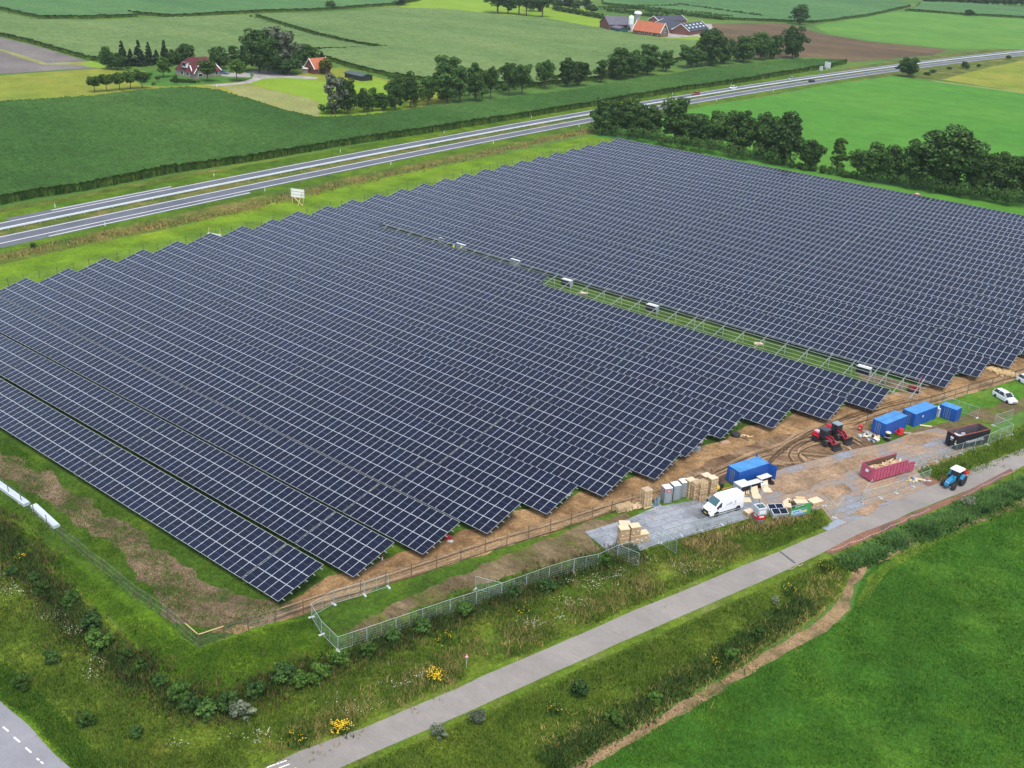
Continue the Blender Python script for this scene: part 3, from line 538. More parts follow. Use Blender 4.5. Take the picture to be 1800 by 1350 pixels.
def solar_table(x, row, n, pos, skip=None, label=None, kind='solar_table', ends=(False, False)):
    y = row*ROWP
    t = thing(kind, label or f'{"short" if n < 20 else "long"} table of dark solar modules, {POS[pos]} from the left in the {ORD[row]} row', 'solar table' if kind == 'solar_table' else 'mounting rack', (x, y, Z0), 0,
              'solar tables standing in rows' if kind == 'solar_table' else 'empty mounting racks between the solar rows')
    tl = bpy.data.objects.new
    for i in range(n):
        for l in range(3):
            if skip and skip(i, l): continue
            o = tl('module', MODULE); C.objects.link(o); o.parent = t
            yy = l*PL_; o.location = (i*PW+.01, yy*ct, yy*st)
            o.rotation_euler = (TILT+nr.normal(0, .0014), nr.normal(0, .0014), 0)
    x0_ = -.42 if ends[0] else 0.; L = n*PW-x0_+(.42 if ends[1] else GAP-.004)
    for q in range(6):
        yy = (q*.5+.25)*PL_; o = tl('purlin', purlin_mesh(L)); C.objects.link(o); o.parent = t
        o.location = (x0_, yy*ct, yy*st); o.rotation_euler = (TILT, 0, 0)
    if kind == 'solar_table':
        o = tl('support_frame', frame_mesh(n)); C.objects.link(o); o.parent = t
    else:
        k = max(3, int(n*PW/4.6)+1)
        for i in range(k):
            xx = .9+(n*PW-1.8)*i/(k-1)
            o = tl('rafter', RAFTER); C.objects.link(o); o.parent = t; o.location = (xx, 0, 0); o.rotation_euler = (TILT, 0, 0)
            for yy in (1.2, 5.5):
                hgt = Z0+yy*st-.2
                o = tl('post', MB().box((0, 0, hgt/2), (.1, .1, hgt), STEEL).mesh('post')); C.objects.link(o); o.parent = t; o.location = (xx, yy*ct, -Z0)
    return t
REM = {0: 5, 1: 8, 2: 11, 3: 13, 4: 15, 5: 18, 6: 20, 7: 20, 8: 21, 9: 24, 10: 28, 11: 32, 13: 36, 14: 38, 15: 40}
RE = {0: 0, 1: 2.19, 2: 4.42, 3: 6.66, 4: 8.88, 5: 11.19, 6: 13.39, 7: 13.15, 8: 13.93, 9: 17.37, 10: 21.66, 11: 24.89, 13: 29.53, 14: 31.82, 15: 34.18}
CX = {}
for n in range(28):
    if n in REM: k = REM[n]; c = RE[n]*S-k*PW-(GAP if k > 28 else 0)
    elif n == 12: k = 34; c = -8.4*S
    else: k = 40+2*(n-15); c = (-8.6-(n-15)*.075)*S
    CX[n] = c
    tabs = [(c-3*(28*PW+GAP), 28), (c-2*(28*PW+GAP), 28), (c-(28*PW+GAP), 28)]
    x = c
    while k > 0: q = min(28, k); tabs.append((x, q)); x += q*PW+GAP; k -= q
    if n == 0: tabs = tabs[0:]
    for i, (x, q) in enumerate(tabs):
        en = (i == 0, i == len(tabs)-1)
        if n == 12:
            if i == 0: solar_table(x, n, q, i, lambda a, l: l == 2 and a > 15, 'long solar table left of the green gap, its back modules partly missing', ends=en)
            elif i == 1: solar_table(x+0, n, q, i, lambda a, l: l == 2, None, ends=en)
            elif i == 2:
                solar_table(x, n, q, i, lambda a, l: l == 2 and a < 28 or a > 28, 'long solar table at the tip of the green gap, back module line missing') if False else None
                solar_table(x, n, q, i, lambda a, l: True, 'bare steel rack at the left tip of the green gap', 'mounting_rack', ends=en)
            else: solar_table(x, n, q, i, lambda a, l: True, 'long bare steel rack in the middle of the green gap' if q > 20 else 'short bare steel rack with loose rail ends beside the sand track', 'mounting_rack', ends=en)
        else: solar_table(x, n, q, i, ends=en)
# ---------------------------------------------------------------- trees and shrubs
BARK = mat('bark', (.10, .075, .055), .9, var=.25, scale=2., bump=.4)
LEAF = {'dark': leaf_mat('dark_foliage', [(.1, (.013, .042, .012)), (.45, (.030, .088, .018)), (.75, (.06, .135, .026)), (.95, (.10, .19, .035))]),
        'conifer': leaf_mat('conifer_needles', [(.1, (.008, .024, .012)), (.5, (.016, .044, .018)), (.9, (.032, .07, .022))]),
        'mid': leaf_mat('green_foliage', [(.1, (.018, .05, .010)), (.45, (.035, .095, .014)), (.75, (.06, .14, .02)), (.95, (.10, .18, .03))]),
        'grey': leaf_mat('willow_foliage', [(.1, (.05, .085, .05)), (.5, (.10, .15, .095)), (.9, (.18, .23, .15))]),
        'olive': leaf_mat('olive_foliage', [(.1, (.03, .05, .010)), (.5, (.075, .11, .015)), (.9, (.15, .17, .03))])}
def leaves(cent, rad, n, size, up=.25):
    """n leaf clumps on the shell of every ball"""
    k = len(cent); c = np.repeat(cent, n, 0); r = np.repeat(rad, n)
    d = nr.normal(0, 1, (k*n, 3)); d[:, 2] += up; d /= np.linalg.norm(d, axis=1)[:, None]
    p = c+d*(r*nr.uniform(.72, 1.06, k*n))[:, None]*np.array([1, 1, .85])
    nn = d+nr.normal(0, .55, d.shape); nn /= np.linalg.norm(nn, axis=1)[:, None]
    t = np.cross(nn, nr.normal(0, 1, nn.shape)); t /= np.linalg.norm(t, axis=1)[:, None]; b = np.cross(nn, t)
    s = (size*nr.uniform(.55, 1.35, k*n))[:, None]; s2 = s*nr.uniform(.5, .9, k*n)[:, None]
    V = np.stack([p-t*s-b*s2*.4, p+t*s*.2-b*s2, p+t*s+b*s2*.3, p-t*s*.1+b*s2], 1).reshape(-1, 3)
    return V
def crown(name, kind, leaf, seed, H=12., W=8., base=.16, nc=44, nl=95, size=.34):
    global nr; keep = nr; nr = np.random.default_rng(seed)
    if kind == 'conifer':
        z = np.sort(nr.uniform(base, .97, nc)); a = nr.uniform(0, 2*np.pi, nc); rr = (1-z)**.8*W/2*.8
        cent = np.c_[np.cos(a)*rr, np.sin(a)*rr, z*H]; rad = .25+.9*(1-z)*nr.uniform(.7, 1.2, nc); cent = np.vstack([cent, [[0, 0, H*.97]]]); rad = np.r_[rad, .3]
        a2 = np.c_[np.zeros(8), np.zeros(8), np.linspace(base, .9, 8)*H]; cent = np.vstack([cent, a2]); rad = np.r_[rad, (1-np.linspace(base, .9, 8))*W*.28]
    else:
        d = nr.normal(0, 1, (nc, 3)); d /= np.linalg.norm(d, axis=1)[:, None]; q = nr.uniform(.35, 1., nc)**.55
        lob = 1+.3*np.sin(np.arctan2(d[:, 1], d[:, 0])*3+seed)+nr.normal(0, .2, nc)
        zc = (base+1)/2; rz = (1-base)/2
        if kind == 'ball': lob = np.ones(nc)*1.02
        cent = np.c_[d[:, 0]*W/2*.74*q*lob, d[:, 1]*W/2*.74*q*lob, H*(zc+d[:, 2]*rz*.78*q*(1+(lob-1)*.5))]
        if kind == 'tall': cent[:, :2] *= (1.15-.55*np.clip((cent[:, 2]/H-base)/(1-base), 0, 1))[:, None]
        if kind == 'egg': cent[:, :2] *= (1.25-.75*np.clip((cent[:, 2]/H-base)/(1-base), 0, 1))[:, None]
        rad = W*.125*nr.uniform(.75, 1.45, nc)
    V = leaves(cent, rad, nl, size); me = npmesh(name, V, np.arange(len(V)).reshape(-1, 4), [leaf]); nr = keep
    return me
def trunk_mesh(H, W, base, seed, r=None):
    q = random.Random(seed); b = MB(); r = r or H*.022
    b.tube((0, 0, 0), (q.uniform(-.2, .2), q.uniform(-.2, .2), H*(base+.2)), r, BARK, 7, r*.6)
    for _ in range(6):
        a = q.uniform(0, 6.3); z0 = H*(base+q.uniform(0, .25)); L = W*q.uniform(.25, .38)
        b.tube((0, 0, z0), (math.cos(a)*L, math.sin(a)*L, z0+H*q.uniform(.12, .3)), r*.45, BARK, 5, r*.15)
    return b.mesh('trunk')
PROTO = {}
def proto(key, kind, leaf, n, H=12., W=8., base=.16, **k):
    PROTO[key] = [(crown('crown', kind, LEAF[leaf], 11*i+hash(key) % 1 + len(key)*7, H, W, base, **k), trunk_mesh(H, W, base, i), H, W) for i in range(n)]
proto('broad', 'round', 'dark', 4, 12, 9, .04, nc=84, nl=130, size=.27)
proto('tall', 'tall', 'dark', 4, 13, 7.4, .03, nc=78, nl=120, size=.26)
proto('open', 'round', 'dark', 3, 13, 8, .2, nc=52, nl=110, size=.25)
proto('birch', 'tall', 'mid', 1, 12, 5, .1, nc=44, nl=90, size=.22)
proto('conifer', 'conifer', 'conifer', 3, 14, 6.5, .05, nc=80, nl=80, size=.26)
proto('ball', 'ball', 'mid', 2, 7, 5.6, .3, nc=40, nl=70, size=.24)
proto('balldark', 'ball', 'dark', 2, 8, 8, .06, nc=60, nl=80, size=.28)
proto('egg', 'egg', 'mid', 1, 9, 6, .14, nc=46, nl=80, size=.26)
proto('willow', 'round', 'grey', 1, 14, 7, .08, nc=46, nl=80, size=.33)
proto('autumn', 'tall', 'olive', 1, 9, 6, .05, nc=40, nl=80, size=.26)
NT = {'n': 0}
def tree(kind, u, vb, vt, wpx, label, group=None, name='tree', cat='tree', trunk=True, du=0):
    b = G(u, vb); h = max(1.2, height_at(b, u, vt)); wd = wpx*dist(b)/F
    NT['n'] += 1; cm, tm, H, W = PROTO[kind][NT['n'] % len(PROTO[kind])]
    t = thing(name, label, cat, b, rng.uniform(0, 6.28), group)
    for nm, me in (('crown', cm), ('trunk', tm)):
        if nm == 'trunk' and not trunk: continue
        o = obj(nm, me, t); o.scale = (wd/W*1.12, wd/W*1.12, h/H)
    return t
ORDN = ['first', 'second', 'third', 'fourth', 'fifth', 'sixth', 'seventh', 'eighth', 'ninth', 'tenth', 'eleventh', 'twelfth', 'thirteenth', 'fourteenth', 'fifteenth', 'sixteenth', 'seventeenth', 'eighteenth', 'nineteenth', 'twentieth', 'twenty-first', 'twenty-second', 'twenty-third', 'twenty-fourth', 'twenty-fifth', 'twenty-sixth']
# belt behind the panels at the right
NE = [('tall', 1058, 236, 170, 46), ('tall', 1082, 238, 176, 40), ('tall', 1106, 240, 168, 44), ('broad', 1140, 243, 186, 48), ('tall', 1186, 250, 166, 58), ('broad', 1225, 256, 196, 48), ('broad', 1256, 262, 190, 50), ('broad', 1296, 270, 194, 58), ('broad', 1340, 279, 200, 56), ('tall', 1377, 290, 190, 56), ('broad', 1422, 298, 241, 44), ('birch', 1469, 305, 236, 32), ('open', 1506, 312, 258, 36), ('tall', 1530, 318, 246, 46), ('broad', 1566, 322, 250, 52), ('broad', 1600, 326, 246, 56), ('broad', 1655, 334, 225, 112), ('broad', 1716, 344, 262, 52), ('broad', 1744, 348, 260, 56), ('tall', 1776, 352, 262, 52), ('broad', 1806, 358, 262, 56), ('broad', 1850, 366, 262, 60), ('broad', 1900, 376, 268, 64)]
for i, (k, u, vb, vt, w_) in enumerate(NE):
    if k == 'birch': lab = 'slender pale birch standing apart in the gap of the tree belt'
    elif w_ > 100: lab = 'huge round oak, widest tree of the belt behind the panels'
    else: lab = f'dark green tree in the belt behind the panels, {ORDN[i]} from the left'
    tree(k, u, vb, vt, w_, lab, 'trees in the belt behind the panels')
# undergrowth of the belt
UB = [(1045+i*13.4, 238+i*2.32) for i in range(57)]
V_ = []
def bushes(name, pts, hs, ws, leaf, label, cat, nl=70, size=.22, kind='stuff'):
    cent = []; rad = []
    for (x, y), h, w_ in zip(pts, hs, ws):
        for _ in range(3): cent.append((x+nr.normal(0, w_*.25), y+nr.normal(0, w_*.25), h*nr.uniform(.3, .75))); rad.append(w_*nr.uniform(.28, .5))
    V = leaves(np.array(cent), np.array(rad), nl, size); V[:, 2] = np.maximum(V[:, 2], .03)
    o = obj(name, npmesh(name, V, np.arange(len(V)).reshape(-1, 4), [leaf])); return tag(o, label, cat, kind=kind)
P_ = [G(u, v-3) for u, v in UB]; bushes('undergrowth', [(p.x, p.y) for p in P_], [5.2 if not 1385 < u < 1510 else 2.4 for u, v in UB], [4.6 if not 1385 < u < 1510 else 2.6 for u, v in UB], LEAF['dark'], 'low dark undergrowth at the foot of the tree belt', 'undergrowth', 110, .28)
# row of trees between the two maize fields
MID = [('willow', 588, 201, 119, 36), ('tall', 612, 201, 134, 32), ('tall', 640, 198, 152, 24), ('birch', 655, 196, 150, 22), ('tall', 672, 195, 158, 26), ('broad', 695, 194, 130, 36), ('tall', 722, 190, 121, 28), ('open', 752, 186, 130, 34), ('broad', 786, 182, 98, 62), ('open', 808, 180, 112, 34), ('tall', 835, 178, 106, 36), ('open', 862, 174, 112, 26), ('open', 895, 168, 104, 34), ('open', 917, 166, 107, 34), ('open', 957, 156, 101, 32), ('tall', 996, 153, 99, 32), ('tall', 1018, 151, 101, 32), ('birch', 1056, 145, 102, 26), ('broad', 1088, 139, 80, 44), ('broad', 1112, 136, 84, 40), ('broad', 1138, 132, 78, 42), ('tall', 1170, 126, 86, 28), ('open', 1208, 119, 76, 40), ('tall', 1247, 115, 40, 44), ('broad', 1272, 112, 66, 38), ('broad', 1306, 109, 60, 42), ('broad', 1336, 105, 52, 40), ('tall', 1360, 104, 54, 26), ('broad', 1392, 103, 46, 42), ('open', 1225, 117, 84, 30)]
for i, (k, u, vb, vt, w_) in enumerate(sorted(MID, key=lambda q: q[1])):
    if k == 'willow': lab = 'grey green broken willow at the left end of the tree row'
    else: lab = f'dark tree between the maize fields, {ORDN[min(i, 25)]} from the broken willow' if i < 26 else ['round tree four from the right end of the middle row', 'broad tree third from the right end of the middle row', 'narrow tree second from the right end of the middle row', 'rounded tree at the right end of the middle row'][i-26]
    tree(k, u, vb, vt, w_, lab, 'trees in the row between the maize fields')
P_ = [G(u, v-1) for u, v in [(570+i*14.5, 201-i*1.85-(2 if i > 25 else 0)) for i in range(57)] if not 1175 < u < 1195]
bushes('undergrowth', [(p.x, p.y) for p in P_], [3.8]*len(P_), [4.6]*len(P_), LEAF['dark'], 'low bushes growing along the foot of the middle tree row', 'undergrowth', 90, .38)
FARM = [('tall', 190, 122, 79, 26, 'leafy tree at the left end of the farm shelter belt'), ('broad', 206, 123, 90, 28, 'low broad tree at the front left of the farm shelter belt'), ('conifer', 217, 117, 71, 20, 'first pointed spruce from the left behind the farm'), ('conifer', 231, 116, 85, 16, 'short dark spruce between the first two tall ones'), ('conifer', 246, 116, 70, 22, 'second tall spruce from the left behind the farm'), ('conifer', 263, 115, 73, 17, 'third tall spruce, close beside the second one'), ('conifer', 276, 113, 87, 16, 'short dark spruce left of the round lime tree'), ('conifer', 291, 113, 70, 18, 'tall spruce behind the round lime tree'), ('tall', 303, 114, 85, 20, 'dark leafy tree between spruce and round crown tree'), ('balldark', 327, 114, 75, 36, 'dark ball shaped tree behind the farmhouse roof'), ('egg', 288, 136, 95, 28, 'egg shaped lime tree on the lawn left of the farmhouse'), ('ball', 365, 143, 104, 34, 'round tree hiding the front wall of the farmhouse'), ('ball', 417, 143, 101, 32, 'round tree on the lawn beside the driveway bend'), ('balldark', 386, 121, 80, 36, 'dark round tree right behind the farmhouse'), ('birch', 411, 116, 76, 24, 'light tree between the dark round tree and the grove'), ('conifer', 428, 118, 84, 12, 'small dark cypress left of the big grove'), ('broad', 456, 127, 46, 62, 'large tree forming the left half of the farm grove'), ('willow', 492, 128, 36, 50, 'tallest greyish tree of the farm grove'), ('broad', 472, 130, 62, 56, 'front tree of the big farm grove'), ('broad', 512, 118, 78, 42, 'dark tree right of the grove near the brick barn'), ('broad', 537, 116, 75, 40, 'dark crown directly left of the orange roofed barn'), ('balldark', 505, 131, 100, 52, 'wide dome shaped evergreen in front of the brick barn'), ('autumn', 573, 131, 98, 26, 'yellowish tree right of the orange roofed barn'), ('conifer', 566, 105, 90, 12, 'small cypress behind the orange roofed barn')]
for k, u, vb, vt, w_, lab in FARM: tree(k, u, vb, vt, w_, lab, 'farmstead trees')
for i, (u, vb, vt) in enumerate([(166.5, 162, 132), (188, 160.5, 129), (210.5, 158.5, 126), (229.5, 156.5, 124), (250.5, 155.5, 124)]):
    tree('ball', u, vb, vt, 25, f'small round street tree, {ORDN[i]} of five in the row left of the farm', 'five round trees in a row')
for k, u, vb, vt, w_, lab in [('tall', 1405, 43, 6, 34, 'solitary dark tree at the far corner of the brown field'), ('broad', 1596, 135, 101, 38, 'solitary dark tree beside the highway at the right'), ('balldark', 1703, 28, 16, 18, 'small round tree on the far field edge'), ('balldark', 581, 16.5, 0, 19, 'small round tree at the edge of the far left field'), ('open', 703, 9, -14, 30, 'lone tree at the upper picture edge left of the avenue'), ('broad', 1694, 119, 108, 12, 'small shrub like tree on the highway embankment')]: tree(k, u, vb, vt, w_, lab)
TOP = [(875, 23.5, -22, 46), (893, 24, -6, 30), (912, 26, -24, 34), (925, 28, -20, 26), (953, 30, -16, 32), (938, 20, -18, 30), (980, 15, -4, 26), (1000, 16, -8, 22), (1012, 17, 0, 24), (1030, 14, -6, 18), (1040, 22, 6, 22)]
for i, (u, vb, vt, w_) in enumerate(TOP): tree('open' if i < 5 else 'broad', u, vb, vt, w_, f'tree of the avenue near the far slate roofed house, {ORDN[i]} from the left' if i < 5 else f'garden tree round the slate roofed house, {ORDN[i-5]} of six', 'trees near the far slate roofed house')
for i in range(19): tree('broad', 1628+i*10.5, 5.5+i*.32, -10, 16, 'dark tree in the distant belt along the upper right edge', 'trees of the distant upper right belt')
# nursery rows
def hedge(a, b, h, w_, label, n, leaf='dark', size=.4, nl=40):
    A, B = G(*a), G(*b); pts = [A.lerp(B, i/(n-1)) for i in range(n)]
    return bushes('hedge', [(p.x, p.y) for p in pts], [h]*n, [w_]*n, LEAF[leaf], label, 'hedge', nl, size, kind=None)
for o, l in (((1060, 17), (1190, 14)), ((1190, 11.5), (1338, 32)), ((1090, 13), (1280, 33)), ((1070, 20), (1180, 34)), ((1140, 21), (1270, 35))):
    L = (G(*o)-G(*l)).length
    hedge(o, l, 3.2, 4., {1060: 'bushy nursery row left of the far hedge', 1190: 'far straight row of clipped nursery trees', 1090: 'middle nursery row of dense young trees', 1070: 'near left nursery row of dark shrubs', 1140: 'near right nursery row of dark shrubs'}[o[0]], int(L/3.2), size=.5, nl=46)
hedge((975, 18), (1058, 33), 3.4, 4.5, 'thick hedge beside the far bright meadow', 40, size=.5)
hedge((302, 144), (346, 146), 1.4, 1.6, 'clipped garden hedge in front of the farmhouse', 24, size=.2)
for i, (u, v, vt, w_, k) in enumerate([(264, 137, 127, 10, 'ball'), (240, 131, 121, 10, 'ball'), (277, 143, 134, 10, 'ball'), (309, 146, 131, 9, 'balldark'), (270, 150, 144, 9, 'olive'), (226, 124, 116, 12, 'ball')]):
    tree('autumn' if k == 'olive' else k, u, v, vt, w_, ['round box bush left of the lime tree', 'round bush behind the street tree row', 'small round bush below the lime tree', 'dark pointed shrub at the end of the garden hedge', 'yellow flowering bush in the front garden', 'light green bush near the shelter belt'][i], 'garden bushes', 'bush', 'bush', trunk=False)
for i, (u, v, vt, w_) in enumerate([(1700, 121, 112, 9), (1772, 104, 97, 10), (1640, 128, 122, 12), (1668, 122, 117, 10), (1720, 118, 112, 8), (1630, 132, 126, 14)]):
    tree('balldark', u, v, vt, w_, 'low dark bush scattered on the embankment beside the highway', 'bushes on the highway embankment', 'bush', 'bush', trunk=False)

# ---------------------------------------------------------------- rough vegetation near the camera
T_ROUGH = leaf_mat('meadow_blades', [(.12, (.028, .075, .008)), (.45, (.06, .13, .012)), (.72, (.09, .165, .02)), (.93, (.13, .165, .04)), (1., (.24, .22, .09))])
T_GREEN = leaf_mat('lawn_blades', [(.1, (.03, .10, .008)), (.5, (.055, .15, .010)), (.9, (.10, .20, .02))])
T_STRAW = leaf_mat('straw_blades', [(.1, (.09, .11, .03)), (.5, (.19, .18, .06)), (.9, (.34, .28, .12))])
T_DITCH = leaf_mat('ditch_herbs', [(.1, (.012, .035, .008)), (.45, (.028, .075, .012)), (.7, (.05, .12, .015)), (.95, (.12, .12, .04))])
def tufts(name, px, n, h, wd, leaf, label, cat='grass', k=4, spread=.2, lean=.5, z0=.0, path=None, width=2.):
    if path:
        Q = [Vector(p) for p in gpts(px)]; seg = [(Q[i+1]-Q[i]).length for i in range(len(Q)-1)]; cs = np.cumsum([0]+seg)
        s_ = nr.uniform(0, cs[-1], n); j = np.clip(np.searchsorted(cs, s_)-1, 0, len(seg)-1); Qa = np.array(Q)
        f = ((s_-cs[j])/np.array(seg)[j])[:, None]; c = Qa[j]*(1-f)+Qa[j+1]*f; d = Qa[j+1]-Qa[j]; d /= np.linalg.norm(d, axis=1)[:, None]
        pts = c+np.stack([-d[:, 1], d[:, 0]], 1)*nr.normal(0, width*.5, n)[:, None]
    else: pts = scatter(gpts(px), n)
    # clump: keep where a slow noise is high
    kp = np.array([mnoise.noise(Vector((x*.22, y*.22, 1.7))) > nr.uniform(-.75, .35) for x, y in pts]); pts = pts[kp]
    hh = h*(1+.5*np.array([mnoise.noise(Vector((x*.35, y*.35, 9.))) for x, y in pts]))
    V, Fc = blades(pts, hh, wd, lean, k, z0, spread)
    return tag(obj(name, npmesh(name, V, Fc, [leaf])), label, cat, kind='stuff')
R1 = [(-120, 880), (0, 938), (60, 985), (190, 1090), (268, 1175), (325, 1225), (380, 1235), (470, 1210), (600, 1168), (800, 1098), (1000, 1018), (1120, 972), (1300, 918), (1400, 892), (1440, 900), (1455, 925), (1370, 960), (1200, 1028), (1000, 1116), (700, 1240), (470, 1335), (380, 1380), (200, 1360), (130, 1270), (60, 1205), (0, 1155), (-150, 1040)]
R2 = [(560, 1380), (800, 1280), (1200, 1100), (1350, 1035), (1450, 990), (1530, 966), (1600, 935), (1550, 955), (1500, 985), (1470, 1050), (1340, 1145), (1230, 1210), (1020, 1330), (920, 1400)]
tufts('rough_grass', R1, 52000, .27, .045, T_ROUGH, 'tall mixed wild grass on the verge between fence and lane', k=4)
tufts('rough_grass', R2, 30000, .27, .045, T_ROUGH, 'tall wild grass between the lane and the bright meadow', k=4)
tufts('dry_grass', [(470, 1325), (560, 1280), (640, 1248), (720, 1208), (800, 1168), (900, 1122), (1000, 1082), (1100, 1040), (1200, 1000), (1300, 962)], 2600, .45, .04, T_STRAW, 'band of dry straw coloured grass along the near lane edge', k=4, path=True, width=2.6, lean=.8)
tufts('dry_grass', [(1210, 905+60), (1280, 935), (1340, 925), (1420, 905)], 900, .6, .05, T_STRAW, 'dry straw coloured grass in front of the green banner', k=4, path=True, width=1.6, lean=.8)
tufts('dry_grass', [(960, 1330), (1100, 1262), (1180, 1225), (1300, 1150), (1400, 1090), (1470, 1010)], 1100, .4, .045, T_STRAW, 'flattened straw grass beside the bare soil strip', k=4, path=True, width=2.6, lean=1.2)
tufts('dry_grass', [(0, 455), (150, 422), (300, 392), (430, 368), (520, 345), (620, 322), (760, 292), (900, 262), (1010, 235), (1060, 226)], 5000, .55, .08, T_STRAW, 'long band of dry brown grass along the highway slope', k=3, path=True, width=3.4, lean=.6)
tufts('lawn_tufts', [(-40, 900), (30, 925), (120, 985), (240, 1080), (350, 1143), (480, 1100), (560, 1088), (598, 1150), (600, 1162), (470, 1202), (380, 1226), (320, 1210), (260, 1150), (190, 1080), (60, 965), (-40, 915)], 22000, .16, .05, T_GREEN, 'mown bright green grass outside the park fence', k=3, spread=.25)
tufts('lawn_tufts', [(0, 1165), (60, 1215), (130, 1280), (190, 1350), (135, 1350), (60, 1268), (0, 1225)], 7000, .2, .06, T_GREEN, 'lush green grass beside the wide road', k=4, spread=.25)
tufts('park_tufts', [(0, 770), (480, 1062), (560, 1045), (470, 1095), (350, 1134), (230, 1045), (100, 950), (0, 900)], 15000, .17, .05, T_GREEN, 'short grass growing inside the fence before the panels', k=3, spread=.25)
tufts('meadow_tufts', [(1040, 1348), (1200, 1250), (1400, 1140), (1495, 1085), (1530, 1010), (1620, 945), (1800, 880), (1830, 1350)], 42000, .17, .06, leaf_mat('meadow_short_blades', [(.1, (.018, .085, .008)), (.5, (.032, .12, .010)), (.9, (.07, .16, .015))]), 'dense bright green pasture grass at the lower right', k=3, spread=.3)
DITCH = [(-40, 915), (0, 945), (60, 1005), (120, 1078), (180, 1140), (250, 1192), (310, 1240), (360, 1255), (430, 1228), (500, 1196), (560, 1172), (640, 1145), (720, 1115), (800, 1082), (900, 1042), (1000, 1008), (1060, 988), (1120, 968)]
tufts('ditch_herbs', DITCH, 7000, .6, .07, T_DITCH, 'dark tall herbs filling the ditch outside the fence', 'herbs', k=5, path=True, width=2.0, spread=.3)
tufts('brown_herbs', DITCH, 4500, .5, .06, leaf_mat('brown_herbs_leaf', [(.1, (.04, .035, .012)), (.5, (.09, .075, .03)), (.9, (.16, .14, .05))]), 'brownish seeding herbs along the ditch edge', 'herbs', k=4, path=True, width=3.4, spread=.3)
D2 = [(1480, 985), (1530, 965), (1590, 938), (1650, 912), (1720, 882), (1800, 848), (1860, 822)]
tufts('hedge_herbs', [(u+2, v+9) for u, v in D2], 6000, .5, .1, leaf_mat('bramble_leaves', [(.1, (.015, .05, .012)), (.5, (.035, .10, .02)), (.9, (.07, .16, .03))]), 'thick green brambles between barrier tape and meadow', 'brambles', k=7, path=True, width=1.5, spread=.35, lean=1.1)
tufts('ditch_herbs', [(960, 1345), (1060, 1285), (1180, 1215), (1260, 1165), (1340, 1110), (1420, 1060)], 4200, .5, .08, T_DITCH, 'dark herbs along the upper edge of the soil strip', 'herbs', k=5, path=True, width=1.5, spread=.3)
tufts('verge_herbs', [(1636, 838), (1700, 812), (1760, 788), (1830, 758)], 3000, .4, .06, T_ROUGH, 'rough grass between right fence and lane', k=5, path=True, width=2., spread=.3)
tufts('maize_edge', [(u, v-1) for u, v in EDGE], 16000, 1.9, .12, leaf_mat('maize_edge_leaf', [(.1, (.015, .05, .01)), (.5, (.03, .09, .015)), (.9, (.06, .14, .02))]), 'leaning outer maize plants along the crop edge', 'maize', k=3, path=True, width=.9, spread=.2, lean=.25)
# shrubs one can tell apart
proto('shrub', 'ball', 'dark', 2, 2, 2.2, .0, nc=26, nl=60, size=.11)
proto('lightshrub', 'round', 'mid', 2, 2, 2.2, .0, nc=26, nl=55, size=.12)
proto('sage', 'round', 'grey', 1, 2, 2.2, .0, nc=22, nl=50, size=.11)
SH = [('shrub', 22, 1012, 24), ('lightshrub', 72, 1042, 26), ('shrub', 128, 1058, 28), ('shrub', 163, 1108, 40), ('lightshrub', 172, 1142, 44), ('lightshrub', 222, 1160, 26), ('lightshrub', 247, 1176, 24), ('shrub', 93, 1165, 30), ('shrub', 283, 1205, 26), ('lightshrub', 315, 1232, 40), ('shrub', 335, 1250, 36), ('shrub', 365, 1262, 40), ('shrub', 400, 1248, 42), ('sage', 424, 1262, 40), ('shrub', 450, 1225, 36), ('shrub', 500, 1200, 44), ('lightshrub', 535, 1205, 34), ('lightshrub', 562, 1196, 36), ('shrub', 240, 1295, 26), ('lightshrub', 150, 1275, 30), ('lightshrub', 600, 1170, 30), ('lightshrub', 648, 1152, 28), ('shrub', 690, 1128, 30), ('shrub', 742, 1112, 34), ('lightshrub', 820, 1080, 32), ('shrub', 962, 1040, 30), ('shrub', 905, 1048, 26), ('lightshrub', 1062, 995, 30), ('sage', 840, 1270, 30), ('sage', 770, 1295, 30), ('lightshrub', 1080, 1272, 34), ('shrub', 1018, 1222, 34), ('sage', 1362, 1062, 16), ('lightshrub', 40, 1210, 30), ('shrub', 60, 1022, 22), ('lightshrub', 1285, 1160, 26), ('lightshrub', 1330, 1120, 24), ('lightshrub', 1150, 1235, 24), ('sage', 1702, 890, 24), ('shrub', 58, 435, 12), ('lightshrub', 120, 1070, 24)]
for i, (k, u, v, w_) in enumerate(SH):
    col = {'shrub': 'dark green', 'lightshrub': 'light green leafy', 'sage': 'grey green'}[k]
    where = ('in the ditch left of the park corner' if u < 300 else 'in the ditch below the park corner' if u < 620 else 'on the verge beyond the mesh fence') if v < 1265 and u < 1120 and not (u > 800 and v > 1200) else 'on the wild strip near the lane'
    tree(k, u, v, v-w_*.75, w_, f'{col} shrub {where}', f'{col} shrubs {where}', 'shrub', 'shrub', trunk=False)
